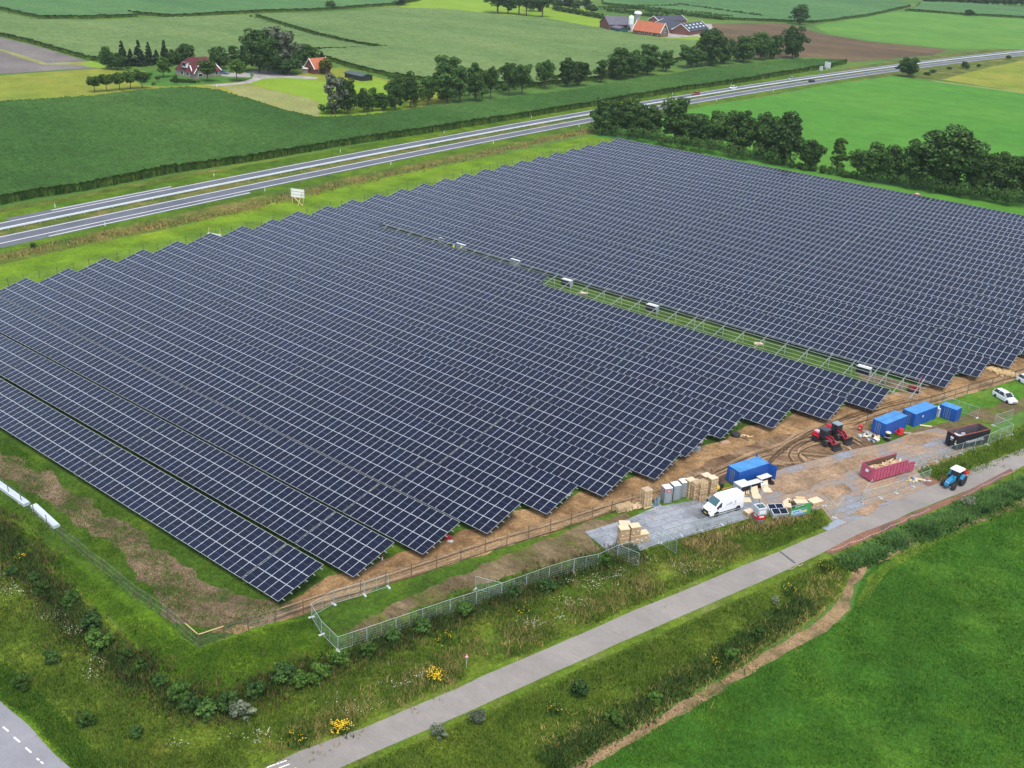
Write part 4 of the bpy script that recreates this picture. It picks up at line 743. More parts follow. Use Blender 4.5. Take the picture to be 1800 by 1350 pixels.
# yellow ragwort clumps and small flowers
YEL = mat('yellow_petals', (.75, .50, .01), .7, var=.2); WHT = mat('white_petals', (.72, .72, .6), .7, var=.15)
def flowers(name, pts, n, h, size, m, label, cat, sp=.3, kind=None, hs=.12):
    P = np.repeat(pts, n, 0); P = P+nr.normal(0, sp, P.shape); N = len(P)
    c = np.c_[P, h+nr.normal(0, hs, N)]; s = size*nr.uniform(.6, 1.4, N)
    a = nr.uniform(0, 6.3, N); t = np.stack([np.cos(a), np.sin(a), nr.uniform(-.3, .3, N)], 1); b = np.stack([-np.sin(a), np.cos(a), nr.uniform(-.3, .3, N)], 1)
    V = np.stack([c-t*s[:, None], c-b*s[:, None], c+t*s[:, None], c+b*s[:, None]], 1).reshape(-1, 3)
    return npmesh(name, V, np.arange(len(V)).reshape(-1, 4), [m])
for i, (u, v, w_, lab) in enumerate([(764, 1193, 34, 'compact round yellow flowering ragwort bush beside the lane'), (598, 1283, 44, 'largest yellow flowering ragwort bush near the lane junction'), (524, 1302, 40, 'loose yellow flowering ragwort left of the largest one'), (1450, 1000, 34, 'yellow flowering clump at the end of the rusty plates'), (1255, 1168, 34, 'yellow ragwort clump in the middle of the wild strip'), (1385, 1040, 28, 'yellow ragwort clump below the dark road patch'), (920, 1075, 40, 'wide yellow flowering patch below the mesh fence'), (780, 1125, 32, 'pale yellow flowering patch left of the small sign'), (975, 1250, 36, 'yellow ragwort patch on the green mound'), (33, 985, 24, 'yellow flowering stalk at the left picture edge')]):
    b = G(u, v); wd = w_*dist(b)/F; t = thing('ragwort', lab, 'ragwort', b, 0, 'yellow ragwort clumps')
    V, Fc = blades(nr.normal(0, wd*.22, (60, 2)), .75, .07, .35, 4, 0, .12); obj('foliage', npmesh('foliage', V, Fc, [LEAF['mid']]), t)
    pts = nr.normal(0, wd*.22, (60 if i in (0, 1) else 12, 2))
    rr = np.linalg.norm(pts, axis=1); me = flowers('flower_head', pts, 3, .7, .065 if i < 2 else .045, YEL, '', '', .1); obj('flower_heads', me, t)
WP = []
for u, v, su, sv, n in [(1230-20, 1000, 60, 12, 40), (1040, 1030, 40, 10, 46), (1000, 1062, 36, 8, 40), (930, 1100, 36, 6, 26), (1080, 1012, 40, 8, 34), (30, 1040, 30, 14, 40), (90, 1085, 30, 10, 24), (130, 1110, 26, 10, 30), (170, 1165, 24, 8, 14), (160, 1190, 20, 8, 18), (440, 1300, 40, 8, 14), (460, 1290, 16, 6, 12), (620, 1245, 60, 10, 22), (700, 1205, 30, 5, 18), (740, 1190, 20, 4, 14), (315, 1312, 20, 5, 10), (980, 1090, 24, 5, 14), (1130, 990, 40, 8, 16), (0, 1020, 14, 20, 16)]:
    for _ in range(n): q = G(u+nr.normal(0, su*.5), v+nr.normal(0, sv*.6)); WP.append((q.x, q.y))
o = obj('white_flowers', flowers('white_flowers', np.array(WP), 2, .4, .04, WHT, '', '', .16)); tag(o, 'scattered small white wild flowers across the verge', 'flowers', kind='stuff')
# ---------------------------------------------------------------- fences
WOOD = mat('weathered_wood', (.13, .09, .06), .85, var=.2, scale=4.)
PINE = mat('fresh_pine', (.58, .41, .22), .7, var=.12, scale=5.)
PINE2 = mat('pale_pine_board', (.66, .52, .36), .7, var=.08, scale=3.)
GALV = mat('galvanised_tube', (.52, .60, .60), .4, .35, var=.08)
FOOT = mat('concrete_foot', (.50, .52, .52), .8, var=.1)
BLACK = mat('black_plastic', (.018, .018, .02), .45, var=.1); RUBBER = mat('tyre_rubber', (.02, .02, .021), .8, var=.15)
def net_mat(name, col, a):
    m = mat(name, col, .6, alpha=a); return m
NET = net_mat('wire_netting', (.22, .25, .22), .09); NETH = net_mat('fence_mesh', (.36, .52, .46), .07)
def wire_fence(px, label, h=1.75, step=None, world=False, name='wire_fence'):
    P = [Vector((*p, 0)) for p in (px if world else gpts(px))]
    if step:
        Q = [P[0]]
        for a, b in zip(P, P[1:]):
            k = max(1, round((b-a).length/step)); Q += [a.lerp(b, i/k) for i in range(1, k+1)]
        P = Q
    o = P[len(P)//2]; t = thing(name, label, 'fence', o); P = [p-o for p in P]
    for p in P:
        q = MB().tube((0, 0, 0), (rng.uniform(-.04, .04), rng.uniform(-.04, .04), h+rng.uniform(0, .12)), .055, WOOD, 6).build('post', t, loc=p)
    b = MB(); nt_ = MB()
    for a, c in zip(P, P[1:]):
        for z in (.05, h*.5, h-.05): b.tube(a+Vector((0, 0, z)), c+Vector((0, 0, z)), .006, STEEL, 3)
        nt_.add([a+Vector((0, 0, .03)), c+Vector((0, 0, .03)), c+Vector((0, 0, h-.05)), a+Vector((0, 0, h-.05))], [(0, 1, 2, 3)], NET)
    b.build('line_wires', t); nt_.build('netting', t); return t
LP = [(-60, 812), (0, 857), (16, 870), (38, 885.5), (61, 907), (84, 927), (112.4, 949.4), (135, 965.6), (160, 988.6), (183, 1004), (211, 1027), (240, 1051.6), (266.6, 1068.7), (296, 1089), (328, 1118), (350.7, 1137.8)]
wire_fence(LP, 'wooden post and wire fence along the front left edge of the park')
t = wire_fence([(350.7, 1137.8), (395, 1123), (437, 1109), (484, 1094), (533.7, 1078), (587, 1061.5), (634, 1043.5), (678, 1026), (723, 1012), (767.7, 998), (810, 985), (852.5, 971), (890.5, 960), (929, 946), (967.5, 933.5), (1003.5, 922), (1041, 910), (1074.6, 899), (1110, 888), (1145, 876), (1180, 864), (1216, 852), (1248, 842)], 'wooden post and wire fence between the sand track and the access road')
wire_fence([(1522, 747), (1560, 735), (1598, 723), (1634.7, 711.5), (1657.5, 704.5), (1677.8, 699), (1700, 692.5), (1720.8, 686), (1742, 680), (1762.5, 673), (1783, 665.5), (1806, 658), (1830, 650)], 'wooden post and wire fence behind the blue containers and parked cars')
wire_fence([(-40, 517), (15, 502.5), (42, 496.5), (70, 490), (101, 482), (130, 474.5), (157, 468), (182, 462), (206, 457), (229, 451), (300, 434), (380, 415), (460, 396.5), (540, 377), (620, 358), (700, 338.5), (780, 319), (860, 299), (940, 280), (1020, 261), (1095, 243)], 'long wire fence between the bright grass strip and the panel row ends', step=4.2)
A, B = Vector(G(328, 1118)), Vector(G(350.7, 1137.8)); D = Vector(G(395, 1123)); h_ = Vector((0, 0, 1.72))
t = thing('corner_rail', 'fresh timber rails at the top of the fence corner', 'rail', B)
for q in (A, D): MB().tube(h_, q-B+h_, .06, PINE, 5).build('rail', t)
# site fence panels
def heras(a, b, label, h=2.0, banner=None):
    A = Vector((*a, 0)) if not isinstance(a, Vector) else a; B = Vector((*b, 0)) if not isinstance(b, Vector) else b
    L = (B-A).length; ang = math.atan2(B.y-A.y, B.x-A.x); t = thing('fence_panel', label, 'fence panel', A, ang, 'mobile mesh fence panels')
    f = MB(); r = .021
    f.tube((.03, 0, .02), (.03, 0, h), r, GALV); f.tube((L-.03, 0, .02), (L-.03, 0, h), r, GALV)
    f.tube((.03, 0, h-.02), (L-.03, 0, h-.02), r, GALV); f.tube((.03, 0, .2), (L-.03, 0, .2), r, GALV); f.tube((L/2, 0, .2), (L/2, 0, h-.02), r*.55, GALV)
    f.build('frame', t)
    g = MB().add([(.05, 0, .22), (L-.05, 0, .22), (L-.05, 0, h-.04), (.05, 0, h-.04)], [(0, 1, 2, 3)], NETH)
    for z in (.55, .9, 1.25, 1.6): g.tube((.05, 0, z), (L-.05, 0, z), .004, GALV, 3)
    g.build('mesh', t)
    MB().box((0, 0, .07), (.24, .72, .14), FOOT).build('foot', t)
    return t
def heras_run(px, fmt, last=True):
    P = [G(u, v) for u, v in px]
    for i, (a, b) in enumerate(zip(P, P[1:])): heras(a, b, fmt.format(ORDN[i]))
heras_run([(683, 1033), (641, 1047), (587, 1063), (547.5, 1086)], 'mesh fence panel on the back side of the small enclosure, {} from its right end')
heras_run([(547.5, 1086), (565.6, 1116.5), (594.5, 1145.4)], 'mesh fence panel on the short left side of the enclosure, {} from the back')
heras_run([(594.5, 1145.4), (645, 1128.5), (696.3, 1111), (743, 1095), (791, 1078.6), (837, 1064), (881.6, 1049), (925, 1033.5), (964.6, 1019), (1008, 1005.7), (1050, 997.4), (1085, 981)], 'mesh fence panel along the verge, {} from the left corner')
heras_run([(1085, 981), (1122.5, 971), (1160, 955), (1197.5, 942), (1233.7, 934), (1268.7, 923), (1302, 914)], 'mesh fence panel in front of the grey plates, {} from the cartons')
heras(G(835, 1037), G(881.6, 1049), 'single mesh fence panel standing across inside the enclosure')
heras(G(1160, 955), G(1188, 975), 'brace panel leaning out at the fence before the grey plates'); heras(G(1085, 981), G(1122, 996), 'mesh panel lying aslant by the verge below the cartons')
heras(G(1448, 890), G(1467, 911), 'left mesh gate leaf at the lane entrance'); heras(G(1467, 911), G(1480, 894), 'right mesh gate leaf at the lane entrance')
heras_run([(1513.7, 885), (1547.5, 876), (1575, 867.5), (1605, 856), (1632.5, 846)], 'mesh fence panel before the pink skip, {} from the gate')
heras(G(1632.5, 846), G(1609, 819), 'mesh fence panel standing crosswise beside the open skip door')
heras(G(1513.7, 885), G(1530, 863), 'mesh fence panel standing crosswise at the left of the gate')
heras_run([(1609, 819), (1646, 812), (1667, 804.5), (1689.5, 798), (1711.5, 791), (1735, 782.5), (1757, 772.6), (1777.5, 765)], 'mesh fence panel in front of the black skip, {} from the left')
heras_run([(1777.5, 765), (1746, 748.5), (1778, 738)], 'mesh fence panel behind the black skip, {} from the road side')
heras_run([(1717.4, 735.5), (1682, 723), (1650, 712)], 'mesh fence panel behind the small blue container, {} from the right')

# ---------------------------------------------------------------- containers, skips and stores
BLUE = mat('blue_container_paint', (.012, .085, .36), .45, var=.1, scale=1.2); BLUE_T = mat('toplit_container_blue', (.06, .24, .52), .5, var=.16, scale=1.)  # roof is the wall blue lightened, overcast top light painted into it
def frame3(c0, c1, c2):
    """origin at c0, x towards c1, y towards c2 (ground pixels); returns origin, angle, lengths, y sign"""
    A, B, D = G(*c0), G(*c1), G(*c2); x = (B-A).normalized(); y = Vector((-x.y, x.x, 0)); s = 1 if (D-A).dot(y) > 0 else -1
    return A, math.atan2(x.y, x.x), (B-A).length, abs((D-A).dot(y)), s
def container(label, c0, c1, c2, L, Wd, h, doors=0, rib=.28, seam=False):
    A, a, l_, w_, s = frame3(c0, c1, c2); L = L or l_; Wd = Wd or w_
    t = thing('container', label, 'container', A, a, 'blue steel containers')
    b = MB(); P = []; n = int(L/rib)
    for i in range(n+1):
        x = .1+(L-.2)*i/n; P.append((x, s*(.03 if (i//1) % 2 else .0)+s*.02))
    P = P+[(x, s*Wd-y) for x, y in reversed(P)]
    b.prism(P if s > 0 else P[::-1], .12, h-.06, BLUE); b.build('walls', t)
    f = MB()
    for x in (.06, L-.06):
        for y in (.06, Wd-.06): f.box((x, s*y, h/2+.0), (.13, .13, h-.01), BLUE)
        f.box((x, s*Wd/2, .09), (.12, Wd-.26, .16), BLUE)
    for y in (.06, Wd-.06): f.box((L/2, s*y, .09), (L-.26, .125, .16), BLUE); f.box((L/2, s*y, h-.06), (L-.26, .125, .115), BLUE)
    f.build('corner_frame', t)
    r = MB(); m_ = max(4, int(L/.5)); V = []; Fc = []
    r.box((L/2, s*Wd/2, h-.02), (L-.14, Wd-.14, .07), BLUE_T)
    for i in range(m_): r.box((.3+(L-.6)*i/(m_-1), s*Wd/2, h+.024), (.1, Wd-.5, .018), BLUE_T)
    if seam: r.box((L/2, s*Wd/2, h+.03), (L-.2, .06, .03), BLUE)
    r.build('roof', t)
    for x, sx in ((-.03, -1), (L+.03, 1)):
        d = MB().box((x, s*Wd*.27, h/2), (.05, Wd*.44, h-.3), BLUE); d.build('door', t); d = MB().box((x, s*Wd*.73, h/2), (.05, Wd*.44, h-.3), BLUE)
        for y in (.35, .47, .55, .68): d.tube((x+sx*.05, s*Wd*y, .2), (x+sx*.05, s*Wd*y, h-.2), .02, GALV, 5)
        d.build('door', t)
    return t, L, Wd, s
tA, L_, W_, s_ = container('blue container with open doors beside the module crates', (1296, 857), (1352, 839), (1272, 845), 6.06, 2.44, 2.45)
for y, ang in ((0, R(-70)), (2.44, R(60))):
    MB().box((.6*math.cos(ang)*1+6.1, s_*y+s_*(-.6 if y == 0 else .6)*0+math.sin(ang)*.55*s_, 1.25), (1.15, .05, 2.2), BLUE, rz=ang*s_).build('open_door', tA)
container('left blue container with a roof seam behind the cable reels', (1553, 769), (1594, 752), (1527.7, 758), 6.06, 2.44, 2.3, seam=True)
t, L_, W_, s_ = container('middle blue container with a small white notice on its side', (1605, 751), (1644, 736.4), (1585, 741), 6.06, 2.44, 2.3)
MB().box((2.2, -s_*.01, 1.45), (.22, .03, .4), mat('white_notice', (.75, .78, .8), .5)).build('notice', t)
container('small blue store container at the right of the group', (1677, 742.5), (1687.5, 736.4), (1651.6, 734.7), 1.95, 2.9, 2.2)
def skip(label, c0, c1, c2, L, Wd, h, paint, rimm, inner, door=False, text=None, fill=None):
    A, a, l_, w_, s = frame3(c0, c1, c2); L = L or l_; Wd = Wd or w_
    t = thing('skip', label, 'skip', A, a); e = .07
    b = MB(); z0 = .28
    b.box((L/2, s*e/2, (h+z0)/2), (L, e, h-z0), paint); b.box((L/2, s*(Wd-e/2), (h+z0)/2), (L, e, h-z0), inner)
    b.box((e/2, s*Wd/2, (h+z0)/2-.05), (e, Wd-2*e-.004, h-z0-.1), paint)
    if not door: b.box((L-e/2, s*Wd/2, (h+z0)/2-.05), (e, Wd-2*e-.004, h-z0-.1), inner)
    b.box((L/2, s*Wd/2, z0+.0), (L-2*e-.01, Wd-2*e-.01, .1), inner); b.box((L/2, s*Wd/2, (h+z0)/2), (L-2*e-.02, Wd-4*e, .02), inner) if False else None
    b.box((L/2, s*(e+.012), (h+z0)/2), (L-.2, .02, h-z0-.1), inner); b.box((L/2, s*(Wd-e-.012), (h+z0)/2), (L-.2, .02, h-z0-.1), inner)
    b.build('hull', t)
    r = MB()
    for y in (0, Wd): r.box((L/2, s*(y+(.02 if y == 0 else -.02)), h+.03), (L, .12, .1), rimm)
    r.box((.04, s*Wd/2, h-.02), (.1, Wd-.16, .08), rimm)
    if not door: r.box((L-.04, s*Wd/2, h-.02), (.1, Wd-.16, .08), rimm)
    r.build('rim', t)
    q = MB(); n = 11
    for i in range(n):
        x = .25+(L-.5)*i/(n-1); q.box((x, -s*.05, (h+z0)/2), (.1, .1, h-z0-.06), paint)
        if not text or i % 5 == 0: pass
    if not text: q.build('ribs', t)
    else: MB().box((L/2, -s*.02, z0+.15), (L-.1, .05, .16), paint).build('side_rail', t)
    k = MB()
    for y in (.28, .72): k.box((-.06, s*Wd*y, (h+z0)/2-.2), (.12, .1, h-z0-.2), paint)
    k.tube((-.16, s*Wd*.4, 1.5), (-.16, s*Wd*.6, 1.5), .04, GALV); k.box((-.05, s*Wd*.5, h*.72), (.06, .55, .32), mat('white_notice', (.75, .78, .8), .5))
    k.build('lifting_frame', t)
    for x in (.5, L-.7):
        for y in (.3, .7): MB().lathe([(.001, -.1), (.14, -.1), (.14, .1), (.001, .1)], RUBBER, 10, (x, s*Wd*y, .14), 'Y').build('roller', t)
    MB().box((L/2, s*Wd*.5, .24), (L-.4, .9, .1), BLACK).build('skid', t)
    return t, L, Wd, s, h
PINK = mat('pink_faded_paint', (.42, .085, .15), .55, var=.14, scale=1.5); RUSTI = mat('rusty_inside', (.13, .075, .045), .85, var=.25, scale=2.)
t, L_, W_, s_, h_ = skip('pink skip with an open end door, filled with scrap wood', (1531.5, 850), (1592, 832.5), (1508.7, 838.6), None, 2.35, 2.3, PINK, PINK, RUSTI, door=True)
PKL = L_
d = MB().box((.6, 0, 1.05), (1.2, .06, 1.55), PINK)
for z in (.5, .9, 1.3, 1.7): d.box((.6, -.045, z), (1.1, .05, .09), PINK)
for x in (.08, 1.12): d.box((x, -.045, 1.05), (.09, .05, 1.5), PINK)
o = d.build('end_door', t, loc=(L_+.03, -s_*.05, .1)); o.rotation_euler = (0, 0, -s_*R(8))
o = MB().box((.5, 0, 1.05), (1.0, .06, 1.55), PINK).build('end_door', t, loc=(L_, s_*W_, .1)); o.rotation_euler = (0, 0, s_*R(60))
def rubble(name, label, cat, A, a, boxes, mats, seed):
    q = random.Random(seed); b = MB()
    for (x, y, z, dx, dy, dz) in boxes: b.box((x, y, z), (dx, dy, dz), q.choice(mats), rz=q.uniform(-.9, .9), rx=q.uniform(-.4, .4), ry=q.uniform(-.4, .4))
    o = b.build(name); o.location = A; o.rotation_euler = (0, 0, a); return tag(o, label, cat, kind='stuff')
q = random.Random(3)
rubble('scrap_wood', 'heap of broken pallet wood inside the pink skip', 'scrap wood', t.location, t.rotation_euler.z, [(q.uniform(.5, L_-1.), s_*q.uniform(.35, W_-.4), q.uniform(.7, 1.75), q.uniform(.5, 1.2), q.uniform(.1, .22), q.uniform(.03, .1)) for _ in range(300)], [PINE, PINE2, PINE], 4)
rubble('scrap_planks', 'loose pale planks sticking out at the open end of the pink skip', 'planks', t.location, t.rotation_euler.z, [(L_+q.uniform(-.8, 1.0), s_*q.uniform(.8, W_), q.uniform(.3, 1.2), q.uniform(.6, 1.4), q.uniform(.1, .25), .05) for _ in range(22)], [PINE2, PINE], 5)
DARKP = mat('black_skip_paint', (.012, .014, .022), .5, var=.2, scale=1.5); REDRIM = mat('worn_red_rim', (.28, .07, .05), .6, var=.25, scale=2.); GREYI = mat('scratched_grey_inside', (.10, .085, .10), .75, var=.3, scale=2.)
t, L_, W_, s_, h_ = skip('black skip with worn red rim and white lettering', (1680, 793), (1735.5, 779.5), (1662.8, 784), None, 2.35, 2.55, DARKP, REDRIM, GREYI, text=True)
def lettering(txt, size, m, parent, loc, rot, name='lettering', ext=.01):
    c = bpy.data.curves.new(name, 'FONT'); c.body = txt; c.size = size; c.extrude = ext; c.align_x = 'CENTER'; c.align_y = 'CENTER'; c.space_character = 1.15
    c.materials.append(m); tmp = bpy.data.objects.new('tmp', c); C.objects.link(tmp); bpy.context.view_layer.update()
    me = bpy.data.meshes.new_from_object(tmp.evaluated_get(bpy.context.evaluated_depsgraph_get())); bpy.data.objects.remove(tmp)
    o = bpy.data.objects.new(name, me); C.objects.link(o); o.parent = parent; o.location = loc; o.rotation_euler = rot; return o
WPAINT = mat('white_paint', (.78, .79, .8), .45, var=.05)
lettering('TENBREUKEL.', .62, WPAINT, t, (L_*.56, -s_*.02, 1.15), (R(90), 0, 0))
MB().box((-.09, s_*.35, 1.55), (.03, .2, .24), mat('yellow_sticker', (.75, .5, .08), .5)).build('sticker', t); MB().box((-.09, s_*.3, 1.15), (.03, .32, .26), WPAINT).build('sticker', t)
rubble('foil_waste', 'white plastic foil bags lying in the black skip', 'waste bags', t.location, t.rotation_euler.z, [(q.uniform(.5, 3.1), s_*q.uniform(.4, W_-.4), q.uniform(1.1, 1.9), q.uniform(.3, .8), q.uniform(.3, .6), q.uniform(.15, .35)) for _ in range(46)], [WPAINT, mat('grey_foil', (.45, .5, .6), .4)], 8)
# pallets and stacked goods
def pallet_part(b, m, L=1.2, Wd=.8, z=0, h=.144):
    for y in (-Wd/2+.05, 0, Wd/2-.05):
        b.box((0, y, z+.011), (L, .1, .022), m)
        for x in (-L/2+.07, 0, L/2-.07): b.box((x, y, z+.061), (.14, .1, .078), m)
    for i in range(5): b.box((-L/2+.06+(L-.12)*i/4, 0, z+.111), (.12, Wd, .022), m) if False else b.box((0, -Wd/2+.06+(Wd-.12)*i/4, z+.122), (L, .11, .022), m)
def pallet_stack(label, uv, ang, n, L=1.25, Wd=1.05, top=None, group='stacks of wooden pallets'):
    P = G(*uv); q = random.Random(int(uv[0]*7)); t = thing('pallet_stack', label, 'pallet stack', P, ang, group)
    for i in range(n):
        b = MB(); pallet_part(b, PINE if i % 3 else PINE2, L, Wd); o = b.build('pallet', t); o.location = (q.uniform(-.05, .05), q.uniform(-.05, .05), i*.15); o.rotation_euler = (0, 0, q.uniform(-.05, .05))
    if top: MB().box((0, 0, n*.15+.03), (L*1.02, Wd*1.02, .05), PINE2).build('cover_board', t)
    return t
A, B = G(1083, 981), G(1306, 914); PA = math.atan2(B.y-A.y, B.x-A.x)
pallet_stack('low pallet stack nearest the left end of the grey plates', (1090, 897), PA, 5); pallet_stack('low pallet stack next to the loose wood pile', (1103, 894), PA+.1, 5)
pallet_stack('tall lone pallet stack left of the portable toilets', (1134, 890), PA, 19)
pallet_stack('pallet stack topped with a board, right behind the toilets', (1211, 872), PA, 18, top=True); pallet_stack('slatted pallet stack left front beside the toilets', (1220, 876), PA+.05, 19)
pallet_stack('slatted front pallet stack nearest the white van', (1231, 878), PA, 20); pallet_stack('board topped pallet stack beside the yellow tank', (1249, 870), PA+.04, 19, top=True)
pallet_stack('board topped pallet stack at the back of the group', (1238, 862), PA, 17, top=True); pallet_stack('single pallet with pale cover on the grey plates', (1098, 923), PA-.5, 2, L=1.5, Wd=1.2, top=True)
pallet_stack('low pallet stack left of the camera cabinet', (1316, 905), PA, 4, top=True); pallet_stack('pallet stack with white board right of the banner', (1432, 886), PA, 4, L=1.9, Wd=1.3, top=True)
pallet_stack('low pallet stack left behind the banner', (1383, 893), PA+.9, 3, top=True)
def boards(name, label, uv, ang, L, Wd, n, m=PINE2, z=0., tilt=0.):
    P = G(*uv); b = MB()
    for i in range(n): b.box((rng.uniform(-.04, .04), rng.uniform(-.04, .04), .03+i*.05), (L, Wd, .045), m, rz=rng.uniform(-.03, .03))
    o = b.build(name); o.location = P+Vector((0, 0, z)); o.rotation_euler = (tilt, 0, ang); return tag(o, label, 'boards')
boards('plywood_sheet', 'loose plywood sheet on the plates behind the banner', (1386, 882), PA+.3, 1.6, 1.1, 2)
boards('plank_bundle', 'short plank bundle on top of the brown pallet behind the banner', (1405, 884), PA-.6, 1.3, .5, 3, PINE, z=.75)
pallet_stack('brown pallet load with dark scrap behind the banner', (1406, 889), PA-.3, 5, L=1.8, Wd=1.2, top=True)
boards('timber_beam', 'pale timber beams lying right of the middle container', (1627.5, 749), PA-.7, 1.9, .42, 2); boards('plywood_sheet', 'grey weathered board beside the red hose coil', (1594.5, 761), PA-.6, 1.4, .6, 1, mat('grey_board', (.33, .28, .22), .8))
boards('plank_bundle', 'pale planks lying behind the fence near the tractor', (1617, 843), PA-.9, 1.7, .5, 2); boards('plywood_sheet', 'pink brown board cover lying on the sand by the panels', (1275, 778), PA-.2, 1.5, .9, 2, mat('reddish_board', (.42, .26, .18), .8))
q = random.Random(12); P0 = G(1116, 892)
rubble('firewood_pile', 'loose pile of short pallet blocks beside the tall pallet stack', 'wood pile', P0, PA, [(q.uniform(-1.1, 1.1), q.uniform(-.6, .6), q.uniform(.08, .35), q.uniform(.2, .4), .12, .12) for _ in range(110)], [PINE, PINE2], 13)
rubble('wood_scraps', 'dark wood scraps heaped beside the brown pallet load', 'wood scraps', G(1396, 888), 0, [(q.uniform(-.7, .7), q.uniform(-.6, .6), q.uniform(.1, .6), q.uniform(.3, .8), .1, .06) for _ in range(50)], [WOOD, PINE, BLACK], 14)
rubble('site_waste', 'scattered white and grey waste left of the blue container', 'waste', G(1528, 769), 0, [(q.uniform(-1.3, 1.3), q.uniform(-1.2, 1.2), q.uniform(.08, .3), q.uniform(.2, .6), q.uniform(.2, .5), q.uniform(.1, .3)) for _ in range(44)], [WPAINT, BLACK, FOOT, PINE, mat('grey_blue_sheet', (.2, .28, .36), .6)], 15)
rubble('site_waste', 'yellow and blue oddments lying behind the fence near the gate', 'waste', G(1602, 845), 0, [(q.uniform(-.9, .9), q.uniform(-.6, .6), q.uniform(.08, .25), q.uniform(.2, .5), q.uniform(.1, .4), q.uniform(.1, .2)) for _ in range(16)], [mat('yellow_sticker', (.75, .5, .08), .5), BLUE, WPAINT, PINE], 16)
# cartons of modules
CARD = mat('brown_cardboard', (.42, .28, .15), .8, var=.08, scale=2.); CARDT = mat('carton_lid', (.66, .52, .33), .75, var=.06)
def carton(label, uv, z, ang, L=1.3, Wd=1.1, h=1.3):
    t = thing('module_carton', label, 'carton', G(*uv)+Vector((0, 0, z)), ang, 'palletised cartons by the fence'); b = MB(); pallet_part(b, PINE, L, Wd); b.build('pallet', t)
    MB().box((0, 0, .15+(h-.2)/2), (L, Wd, h-.2), CARD).build('carton_body', t); MB().box((0, 0, h-.03), (L*1.03, Wd*1.03, .06), CARDT).build('lid', t)
    b = MB()
    for x, y, r_ in ((.3, -Wd/2-.006, 0), (-.3, -Wd/2-.006, 0), (L/2+.006, .2, R(90)), (L/2+.006, -.25, R(90)), (-L/2-.006, .1, R(90)), (-L/2-.006, -.3, R(90))):
        b.box((x, y, .42+.3*(x > 0)), (.2, .012, .14), WPAINT, rz=r_)
    b.build('paper_labels', t)
for uv, n, w_ in (((1094, 957), 2, 'left'), ((1113, 953), 2, 'middle'), ((1129, 950), 1, 'right')):
    for k in range(n): carton(f'{"upper" if k else "lower" if n > 1 else "single"} brown carton of the {w_} stack behind the fence' if n > 1 else 'single brown carton at the right of the two carton stacks', uv, k*1.31, PA-.25)
# portable toilets
TGREY = mat('grey_toilet_wall', (.26, .29, .31), .5, var=.06); TROOF = mat('white_toilet_roof', (.75, .76, .76), .5, var=.04); RED = mat('signal_red', (.55, .02, .025), .45, var=.08)
for i, uv in enumerate([(1170, 881), (1185.5, 876), (1199.5, 870.5)]):
    t = thing('portable_toilet', ['grey portable toilet with two red signs, leftmost of three', 'plain grey portable toilet between two others', 'plain grey portable toilet next to the pallet stacks'][i], 'portable toilet', G(*uv), PA-.15, 'portable toilets')
    b = MB(); b.b0((0, 0, .06), (1.08, 1.08, 2.3), TGREY)
    for x in (-.54, .54):
        for y in (-.54, .54): b.b0((x*.98, y*.98, 0), (.12, .12, 2.36), TGREY)
    b.build('cabin', t); MB().box((0, 0, 2.42), (1.2, 1.2, .12), TROOF, taper=.82).build('roof', t)
    MB().box((0, -.56, 1.05), (.72, .04, 2.05), TGREY).build('door', t); MB().box((-.56, 0, 1.3), (.03, .6, .5), TGREY).build('side_panel', t)
    if i == 0:
        for loc, rz in (((0, -.59, 1.95), 0), ((-.59, 0, 1.95), R(-90))):
            o = MB().box((0, 0, 0), (.6, .02, .34), RED).build('sign', t, loc=loc); o.rotation_euler = (0, 0, rz)
            b = MB().box((0, -.012, .02), (.4, .01, .1), WPAINT); b.build('sign_text', o)
# gas cylinders / grey drums
t = thing('gas_cylinder_rack', 'pallet with grey gas cylinders between pallet stack and toilets', 'gas cylinders', G(1153, 889), PA); b = MB(); pallet_part(b, FOOT, 1.2, 1.); b.build('pallet', t)
for i, (x, y) in enumerate([(-.35, -.25), (.05, -.3), (.4, -.1), (-.1, .2), (.35, .3)]): MB().lathe([(.02, 0), (.16, .02), (.17, .7+.12*(i % 3)), (.1, .95+.1*(i % 3)), (.05, 1.05+.1*(i % 3)), (.001, 1.07+.1*(i % 3))], mat('grey_blue_cylinder', (.16, .22, .26), .5), 10).build('cylinder', t, loc=(x, y, .15))
# black machine with a yellow tank
t = thing('generator', 'black machine with a yellow tank beside the pallet stacks', 'generator', G(1263, 862), PA); YELP = mat('machine_yellow', (.75, .42, .01), .5)
MB().box((0, .4, .5), (1.6, .9, .8), BLACK).build('housing', t); MB().lathe([(.001, -.5), (.36, -.5), (.4, -.3), (.4, .3), (.36, .5), (.001, .5)], YELP, 12, (-.9, -.3, .8), 'X').build('tank', t)
MB().tube((.3, .3, .9), (.9, .9, 1.3), .05, BLACK).build('arm', t); MB().tube((0, -.6, .5), (1.8, -.8, .6), .05, mat('orange_pole', (.55, .2, .08), .6)).build('pole', t)
